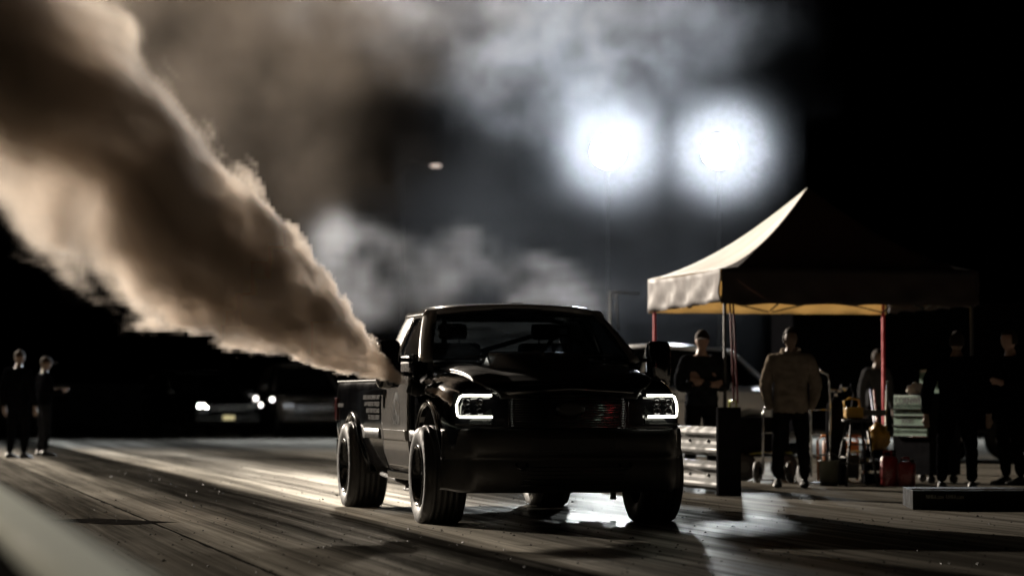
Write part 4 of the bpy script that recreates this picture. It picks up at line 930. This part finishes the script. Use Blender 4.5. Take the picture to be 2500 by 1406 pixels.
# hand trucks
def hand_truck(label, x, d, rz, h=1.2):
    T = empty('hand_truck', (px(x, d), d, 0), rz); tag(T, label, 'hand truck')
    for s in (-1, 1):
        bm = BM(); tube(bm, [(s * .12, 0, .10), (s * .12, .02, h - .12), (s * .10, .03, h - .04), (0, .03, h)], .014, 8); obj('side_rail', bm, 'chrome', T)
        Wl = empty('wheel', (s * .20, .08, .13), 0, T)
        bm = BM(); lathe(bm, [(.06, -.03), (.11, -.035), (.13, -.02), (.13, .02), (.11, .035), (.06, .03)], 24, 'X'); obj('tyre', bm, 'rubber', Wl)
        bm = BM(); lathe(bm, [(0, .032 * s), (.06, .025 * s)], 16, 'X'); obj('hub', bm, 'steel', Wl)
        bm = BM(); tube(bm, [(s * .12, 0, .42), (s * .13, .10, .16)], .012, 6); obj('axle_strut', bm, 'steel', T)
    for z in (.35, .6, .88):
        bm = BM(); tube(bm, [(-.12, 0, z), (.12, 0, z)], .011, 6); obj('cross_bar', bm, 'chrome', T)
    bm = BM(); box(bm, -.16, .16, -.20, .0, .03, .042); obj('toe_plate', bm, 'steel', T)
hand_truck('chrome hand truck with a looped handle right of the tan hoodie', 2003, 34.0, .25, 1.33)
hand_truck('low hand truck behind the legs of the tan hoodie', 1885, 35.0, -.3, .95)
# gas bottle beside the hand truck
T = empty('gas_bottle', (px(2040, 34.3), 34.3, 0)); tag(T, 'dark gas bottle with a metal valve beside the chrome hand truck', 'gas bottle')
bm = BM(); lathe(bm, [(0, 0), (.115, .0), (.12, .02), (.12, .86), (.10, .95), (.05, 1.0), (.035, 1.02), (0, 1.03)], 28); obj('bottle', bm, 'cab_black', T)
bm = BM(); tube(bm, [(0, 0, 1.02), (0, 0, 1.11)], .022, 8); tube(bm, [(-.07, 0, 1.10), (.07, 0, 1.10)], .016, 8); lathe(bm, [(0, -.03), (.045, -.03), (.045, .02), (0, .02)], 16, 'Y', (.09, 0, 1.14)); obj('valve', bm, 'chrome', T)
bm = BM(); tube(bm, [(.09, 0, 1.10), (.17, -.02, 1.16), (.21, 0, 1.05), (.16, .0, .8)], .012, 6); obj('hose', bm, 'trim', T)
# generator with orange frame
T = empty('generator', (px(2052, 34.9), 34.9, 0), .15); tag(T, 'small generator in an orange tube frame behind the stool', 'generator')
for y in (-.15, .15):
    bm = BM(); tube(bm, [(-.24, y, .03), (-.25, y, .50), (-.20, y, .56), (.20, y, .56), (.25, y, .50), (.24, y, .03)], .016, 8); obj('frame_tube', bm, 'orange', T)
bm = BM(); box(bm, -.2, .2, -.12, .12, .06, .34, bev=.03); obj('engine_block', bm, 'trim', T)
bm = BM(); box(bm, -.19, .19, -.12, .12, .36, .50, bev=.04); obj('fuel_tank', bm, 'orange', T)
# hose coil and bag and bucket
bm = BM(); pts = []
for i in range(90):
    a = i / 90 * 2 * pi * 4; pts.append((cos(a) * (.17 - .006 * sin(i)), .02 * sin(i * 1.7), .20 + sin(a) * .19))
tube(bm, pts, .011, 6); o = obj('hose_coil', bm, 'ivory', None, False, (px(2088, 34.5), 34.5, .0)); o.rotation_euler = (0, 0, .3); tag(o, 'pale coiled hose standing behind the bar stool legs', 'hose')
bag = BM(); bmesh.ops.create_icosphere(bag, subdivisions=4, radius=1)
for v in bag.verts:
    f = 1 + .28 * mnoise.noise(v.co * 2.6) + .12 * mnoise.noise(v.co * 7); v.co = (v.co.x * .12 * f, v.co.y * .09 * f, v.co.z * .16 * f)
CR = empty('crate', (px(2143, 34.2), 34.2, 0), .1); tag(CR, 'dark crate standing between the stool and the red jug', 'crate')
for z in (.08, .22, .36):
    for y in (-.13, .13):
        bm = BM(); box(bm, -.17, .17, y - .01, y + .01, z - .05, z + .05); obj('slat', bm, 'cab_black', CR)
    for x in (-.17, .17):
        bm = BM(); box(bm, x - .01, x + .01, -.12, .12, z - .05, z + .05); obj('slat', bm, 'cab_black', CR)
bm2 = BM(); box(bm2, -.16, .16, -.12, .12, .015, .03); obj('crate_floor', bm2, 'cab_black', CR)
o = obj('work_bag', bag, 'yellow', None, True, (px(2145, 34.2), 34.2, .55)); tag(o, 'crumpled yellow bag on top of the crate', 'bag')
BK = empty('bucket', (px(2022, 33.9), 33.9, 0)); tag(BK, 'olive bucket on the ground below the gas bottle', 'bucket')
bm = BM(); lathe(bm, [(0, .01), (.10, 0), (.12, .28), (.128, .29), (.118, .29), (.10, .02)], 24); obj('bucket_body', bm, 'bucket', BK)
bm = BM(); tube(bm, [(cos(a) * .125, -.03, .28 + sin(a) * .10) for a in lin(0, pi, 12)], .005, 6); obj('bucket_handle', bm, 'steel', BK)
# low cart behind the rail end
CT = empty('equipment_cart', (px(1845, 36.2), 36.2, 0), .2); tag(CT, 'low dark cart with a yellow rim behind the guard rail end', 'cart')
bm = BM(); box(bm, -.35, .35, -.3, .3, .30, .78, bev=.03); obj('cart_box', bm, 'cab_black', CT)
bm = BM(); tube(bm, [(-.37, -.32, .29), (-.1, -.33, .34), (.2, -.32, .345), (.37, -.31, .34)], .013, 6); obj('cart_edge', bm, 'ygreen', CT)
for s in (-.26, .26):
    Wl = empty('wheel', (s, -.34, .17), 0, CT); bm = BM(); lathe(bm, [(.07, -.04), (.14, -.05), (.17, -.03), (.17, .03), (.14, .05), (.07, .04)], 24, 'Y'); obj('tyre', bm, 'rubber', Wl)
    bm = BM(); lathe(bm, [(0, -.04), (.075, -.03)], 16, 'Y'); obj('hub', bm, 'steel', Wl)
bm = BM(); tube(bm, [(-.30, -.2, .78), (-.31, -.2, .98), (-.28, .2, .98), (-.28, .2, .78)], .014, 8); obj('push_handle', bm, 'ygreen', CT)
# low platform with print
q = ground_at(2226, 1243); PL = empty('low_platform', (q.x, q.y, 0), radians(-3)); tag(PL, 'low black platform with pale NHRA.com print at the lower right', 'platform')
PL['label'] = 'low black platform with small pale web address print at lower right'
bm = BM(); box(bm, 0, 2.4, 0, 1.1, .0, .175, bev=.006); obj('platform_box', bm, 'platform', PL)
bm = BM(); box(bm, -.01, 2.41, -.012, .03, .178, .192, bev=.003); obj('edge_strip', bm, 'dchrome', PL)
for x in (.12, .30): text('NHRA.com', .056, 'printm', PL, Matrix.Translation((x, -.002, .10)) @ fm, sx=.62)
# starting light tree out of view to the right of the lane; its lit bulbs mirror in the grille
dn = Vector((sin(TH), -cos(TH), 0)); gp = Vector((.85, 23.15, .9)); vin = (gp - Vector((0, 0, 1.0))).normalized(); rf = vin - 2 * vin.dot(dn) * dn
q = gp + rf * 9; T = empty('starting_light_tree', (q.x, q.y, 0), atan2(rf.x, -rf.y) + pi); tag(T, 'starting light tree with lit bulbs out of view beside the lane', 'starting lights')
bm = BM(); tube(bm, [(0, .1, 0), (0, .1, 2.2)], .05, 8); obj('post', bm, 'pole', T)
bm = BM(); box(bm, -.2, .2, -.02, .08, .5, 2.1, bev=.02); obj('light_board', bm, 'cab_black', T)
for k in range(6):
    for s in (-1, 1):
        bm = BM(); lathe(bm, [(0, -.05), (.025, -.04), (.04, -.02), (.045, 0)], 14, 'Y', (s * .06, -.02, .65 + k * .26)); obj('bulb', bm, 'redbulb' if s < 0 else 'greenbulb', T)

# ================================================================== smoke
class X:
    """tiny field-expression helper for geometry nodes"""
    def __init__(s, t, k): s.t, s.k = t, k
    def _m(s, op, *a, clamp=False):
        n = s.t.nodes.new('ShaderNodeMath'); n.operation = op; n.use_clamp = clamp
        for i, v in enumerate((s,) + a):
            if isinstance(v, X): s.t.links.new(v.k, n.inputs[i])
            else: n.inputs[i].default_value = v
        return X(s.t, n.outputs[0])
    def __add__(s, o): return s._m('ADD', o)
    __radd__ = __add__
    def __mul__(s, o): return s._m('MULTIPLY', o)
    __rmul__ = __mul__
    def __sub__(s, o): return s._m('SUBTRACT', o)
    def __rsub__(s, o): return (s * -1) + o
    def __truediv__(s, o): return s._m('DIVIDE', o)
    def __rtruediv__(s, o): return s._m('POWER', -1.0) * o
    def __pow__(s, o): return s._m('POWER', o)
    def max(s, o): return s._m('MAXIMUM', o)
    def min(s, o): return s._m('MINIMUM', o)
    def ln(s): return s._m('LOGARITHM', 2.718281828)
    def step(s, a, b):
        n = s.t.nodes.new('ShaderNodeMapRange'); n.interpolation_type = 'SMOOTHSTEP'; s.t.links.new(s.k, n.inputs[0])
        n.inputs[1].default_value = a; n.inputs[2].default_value = b; return X(s.t, n.outputs[0])
class V:
    def __init__(s, t, k): s.t, s.k = t, k
    def _m(s, op, o=None, scale=None, out=0):
        n = s.t.nodes.new('ShaderNodeVectorMath'); n.operation = op; s.t.links.new(s.k, n.inputs[0])
        if isinstance(o, V): s.t.links.new(o.k, n.inputs[1])
        elif o is not None: n.inputs[1].default_value = o
        if isinstance(scale, X): s.t.links.new(scale.k, n.inputs['Scale'])
        elif scale is not None: n.inputs['Scale'].default_value = scale
        return n.outputs[out]
    def __add__(s, o): return V(s.t, s._m('ADD', o))
    def __sub__(s, o): return V(s.t, s._m('SUBTRACT', o))
    def mul(s, o): return V(s.t, s._m('MULTIPLY', o))
    def scale(s, k): return V(s.t, s._m('SCALE', scale=k))
    def dot(s, o): return X(s.t, s._m('DOT_PRODUCT', o, out=1))
    def len(s): return X(s.t, s._m('LENGTH', out=1))
    def noise(s, sc, det=5, rough=.55, color=False, lac=2.0):
        n = s.t.nodes.new('ShaderNodeTexNoise'); n.inputs['Scale'].default_value = sc; n.inputs['Detail'].default_value = det
        n.inputs['Roughness'].default_value = rough; n.inputs['Lacunarity'].default_value = lac; s.t.links.new(s.k, n.inputs['Vector'])
        return V(s.t, n.outputs['Color']) if color else X(s.t, n.outputs[0])
    def billow(s, sc, det=3, rough=.5, smooth=.25):
        n = s.t.nodes.new('ShaderNodeTexVoronoi'); n.feature = 'F1'; n.normalize = True
        n.inputs['Scale'].default_value = sc; n.inputs['Detail'].default_value = det; n.inputs['Roughness'].default_value = rough
        s.t.links.new(s.k, n.inputs['Vector'])
        return X(s.t, n.outputs['Distance'])
def smoke_material(name, col, aniso, dens):
    m = bpy.data.materials.new(name); m.use_nodes = True; N = m.node_tree.nodes; L = m.node_tree.links
    N.remove(N['Principled BSDF']); p = N.new('ShaderNodeVolumePrincipled')
    p.inputs['Color'].default_value = (*col, 1); p.inputs['Density'].default_value = dens; p.inputs['Anisotropy'].default_value = aniso
    p.inputs['Density Attribute'].default_value = 'density'
    L.new(p.outputs[0], N['Material Output'].inputs['Volume'])
    return m
def smoke(name, label, lo, hi, voxel, field, material):
    vd = bpy.data.volumes.new(name); o = bpy.data.objects.new(name, vd); COL.objects.link(o)
    t = bpy.data.node_groups.new(name, 'GeometryNodeTree')
    t.interface.new_socket('Geometry', in_out='INPUT', socket_type='NodeSocketGeometry'); t.interface.new_socket('Geometry', in_out='OUTPUT', socket_type='NodeSocketGeometry')
    out = t.nodes.new('NodeGroupOutput'); pos = t.nodes.new('GeometryNodeInputPosition'); vc = t.nodes.new('GeometryNodeVolumeCube'); sm = t.nodes.new('GeometryNodeSetMaterial')
    vc.inputs['Min'].default_value = lo; vc.inputs['Max'].default_value = hi
    for k, ax in enumerate('XYZ'): vc.inputs['Resolution ' + ax].default_value = max(2, int((hi[k] - lo[k]) / voxel))
    d = field(V(t, pos.outputs[0])); t.links.new(d.k, vc.inputs['Density'])
    t.links.new(vc.outputs[0], sm.inputs[0]); sm.inputs['Material'].default_value = material; t.links.new(sm.outputs[0], out.inputs[0])
    vd.materials.append(material)
    md = o.modifiers.new('smoke', 'NODES'); md.node_group = t
    o['kind'] = 'stuff'; o['label'] = label
    return o
P0 = truck.matrix_basis @ Vector((-1.03, .58, 1.118))
PD = Vector((-.86, -.04, .525)).normalized()
def plume(p):
    rel = p - tuple(P0)
    wob = (p.noise(.55, 2, .5, True) - (.5, .5, .5))
    u0 = rel.dot(tuple(PD)).max(.01)
    rel = rel + wob.scale(u0 * .42)
    bend = p.t.nodes.new('ShaderNodeCombineXYZ'); p.t.links.new((u0 * u0 * -.03).k, bend.inputs[2]); rel = rel + V(p.t, bend.outputs[0])
    u = rel.dot(tuple(PD)); uc = u.max(.02)
    axis = V(p.t, p.t.nodes.new('ShaderNodeCombineXYZ').outputs[0])
    axis = (axis + tuple(PD)).scale(u)
    perp = rel - axis
    R = uc * .24 / (uc * .09 + 1.0) + .012
    q = perp.scale(1.0 / R) + (V(p.t, p.t.nodes.new('ShaderNodeCombineXYZ').outputs[0]) + tuple(PD)).scale((uc + .12).ln() * 2.6)
    r = q_len = perp.len() / R
    b = q.billow(1.9, 2.6, .6)
    n = q.noise(2.2, 5, .6)
    b2 = q.billow(.85, 0, .5)
    edge = (uc * 2.2).min(1.0)
    sd = 1.02 - r + ((.46 - b) * 1.9 + (.42 - b2) * 1.0 + (n - .5) * .8) * (edge * .85 + .15)
    inner = q.noise(1.1, 4, .55).step(.30, .62) * .75 + .25
    far_ = u.step(1.5, 3.6)
    soft = (sd / (far_ * .95 + .12)).max(0.0).min(1.0)
    dens = soft * soft * (3.0 - soft * 2.0) * inner * (16.0 / (uc * .4 + .6)) * u.step(.0, .06) * (1.0 + far_ * .3)
    return dens, u
SPLIT = (1.05, 1.45)
brown = smoke_material('diesel_smoke', (.78, .69, .60), .4, 1.0)
def near(p):
    d, u = plume(p); return d * (1 - u.step(*SPLIT))
def far(p):
    d, u = plume(p); return d * u.step(*SPLIT) * (1 - u.step(6.5, 8.2))
c = P0
smoke('exhaust_jet', 'dense brown exhaust jet leaving the fender of the black pickup', (c.x - 1.8, c.y - .8, c.z - .4), (c.x + .08, c.y + .7, c.z + 1.5), .016, near, brown)
smoke('exhaust_plume', 'billowing brown smoke plume spreading up and left from the pickup', (c.x - 7.0, c.y - 2.1, c.z - .3), (c.x - .3, c.y + 2.2, c.z + 5.2), .035, far, brown)
def ell(p, c, r):       # signed: 1 at centre, 0 on the ellipsoid, negative outside
    return 1 - (p - c).mul(tuple(1 / k for k in r)).len()
def pix(x, y, d): return tuple(at(x, y, d))
def upper(p):
    w = p + (p.noise(.45, 2, .5, True) - (.5, .5, .5)).scale(1.8)
    e = ell(w, pix(430, 170, 30), (2.3, 2.2, 2.0)).max(ell(w, pix(640, 330, 29.5), (.85, 1.4, 1.7))).max(ell(w, pix(820, 60, 30.5), (1.6, 1.8, .9))).max(ell(w, pix(250, -150, 30.5), (3.2, 2.4, 1.7)))
    b = p.billow(.75, 2.5, .55); n = p.noise(.8, 6, .58)
    sd = e + (.5 - b) * .55 + (n - .5) * .8
    return sd.step(.0, .65) * .04 * (p.noise(1.0, 5, .6).step(.40, .64) * .85 + .15)
smoke('upper_smoke', 'brown smoke cloud drifting above and behind the plume', pix(-60, 700, 31)[:1] + (26.6, 2.0), (.9, 33.6, 6.4), .07, upper, smoke_material('brown_smoke', (.90, .76, .63), .4, 1.0))
def grey(p):
    w = p + (p.noise(.22, 3, .5, True) - (.5, .5, .5)).scale(4.0)
    e1 = ell(w, pix(970, 690, 44), (1.6, 3, .85)).max(ell(w, pix(860, 610, 44), (1.1, 2.5, .9))).max(ell(w, pix(1350, 735, 46), (1.6, 2.5, .35)))
    low = e1.max(0.0).step(0, .6) * .15
    e2 = ell(w, pix(1420, 90, 55), (4.8, 8, 1.7)).max(ell(w, pix(1440, 210, 60), (2.2, 6, 1.3))).max(ell(w, pix(1000, 40, 48), (2.8, 5, 1.2)))
    lm = 1 - ell(p, (2.48, 74, 7.36), (3.2, 9, 3.2)).max(ell(p, (5.35, 74, 7.36), (3.2, 9, 3.2))).step(0, .5)
    top = e2.step(-.05, .8) * .085 * (lm * .9 + .1)
    halo = ell(p, (2.48, 74, 7.36), (2.9, 2.9, 2.9)).max(ell(p, (5.35, 74, 7.36), (2.9, 2.9, 2.9))).step(0, 1) ** 2.2 * .021
    fog = ell(w, pix(1450, 560, 58), (5.5, 14, 4.8)).step(-.05, .8) * .0022
    w2 = p + (p.noise(.55, 3, .55, True) - (.5, .5, .5)).scale(2.4)
    n = w2.noise(.85, 6, .64).step(.42, .68); n2 = w.noise(.26, 3, .55).step(.36, .60)
    return (top + low) * n * n2 + fog * w2.noise(.35, 6, .6).step(.38, .66) + halo
smoke('drifting_smoke', 'thin grey smoke drifting behind the pickup round the floodlights', (-9.5, 40, .3), (10.5, 76.6, 12.6), .15, grey, smoke_material('grey_smoke', (.86, .88, .93), .45, 1.0))
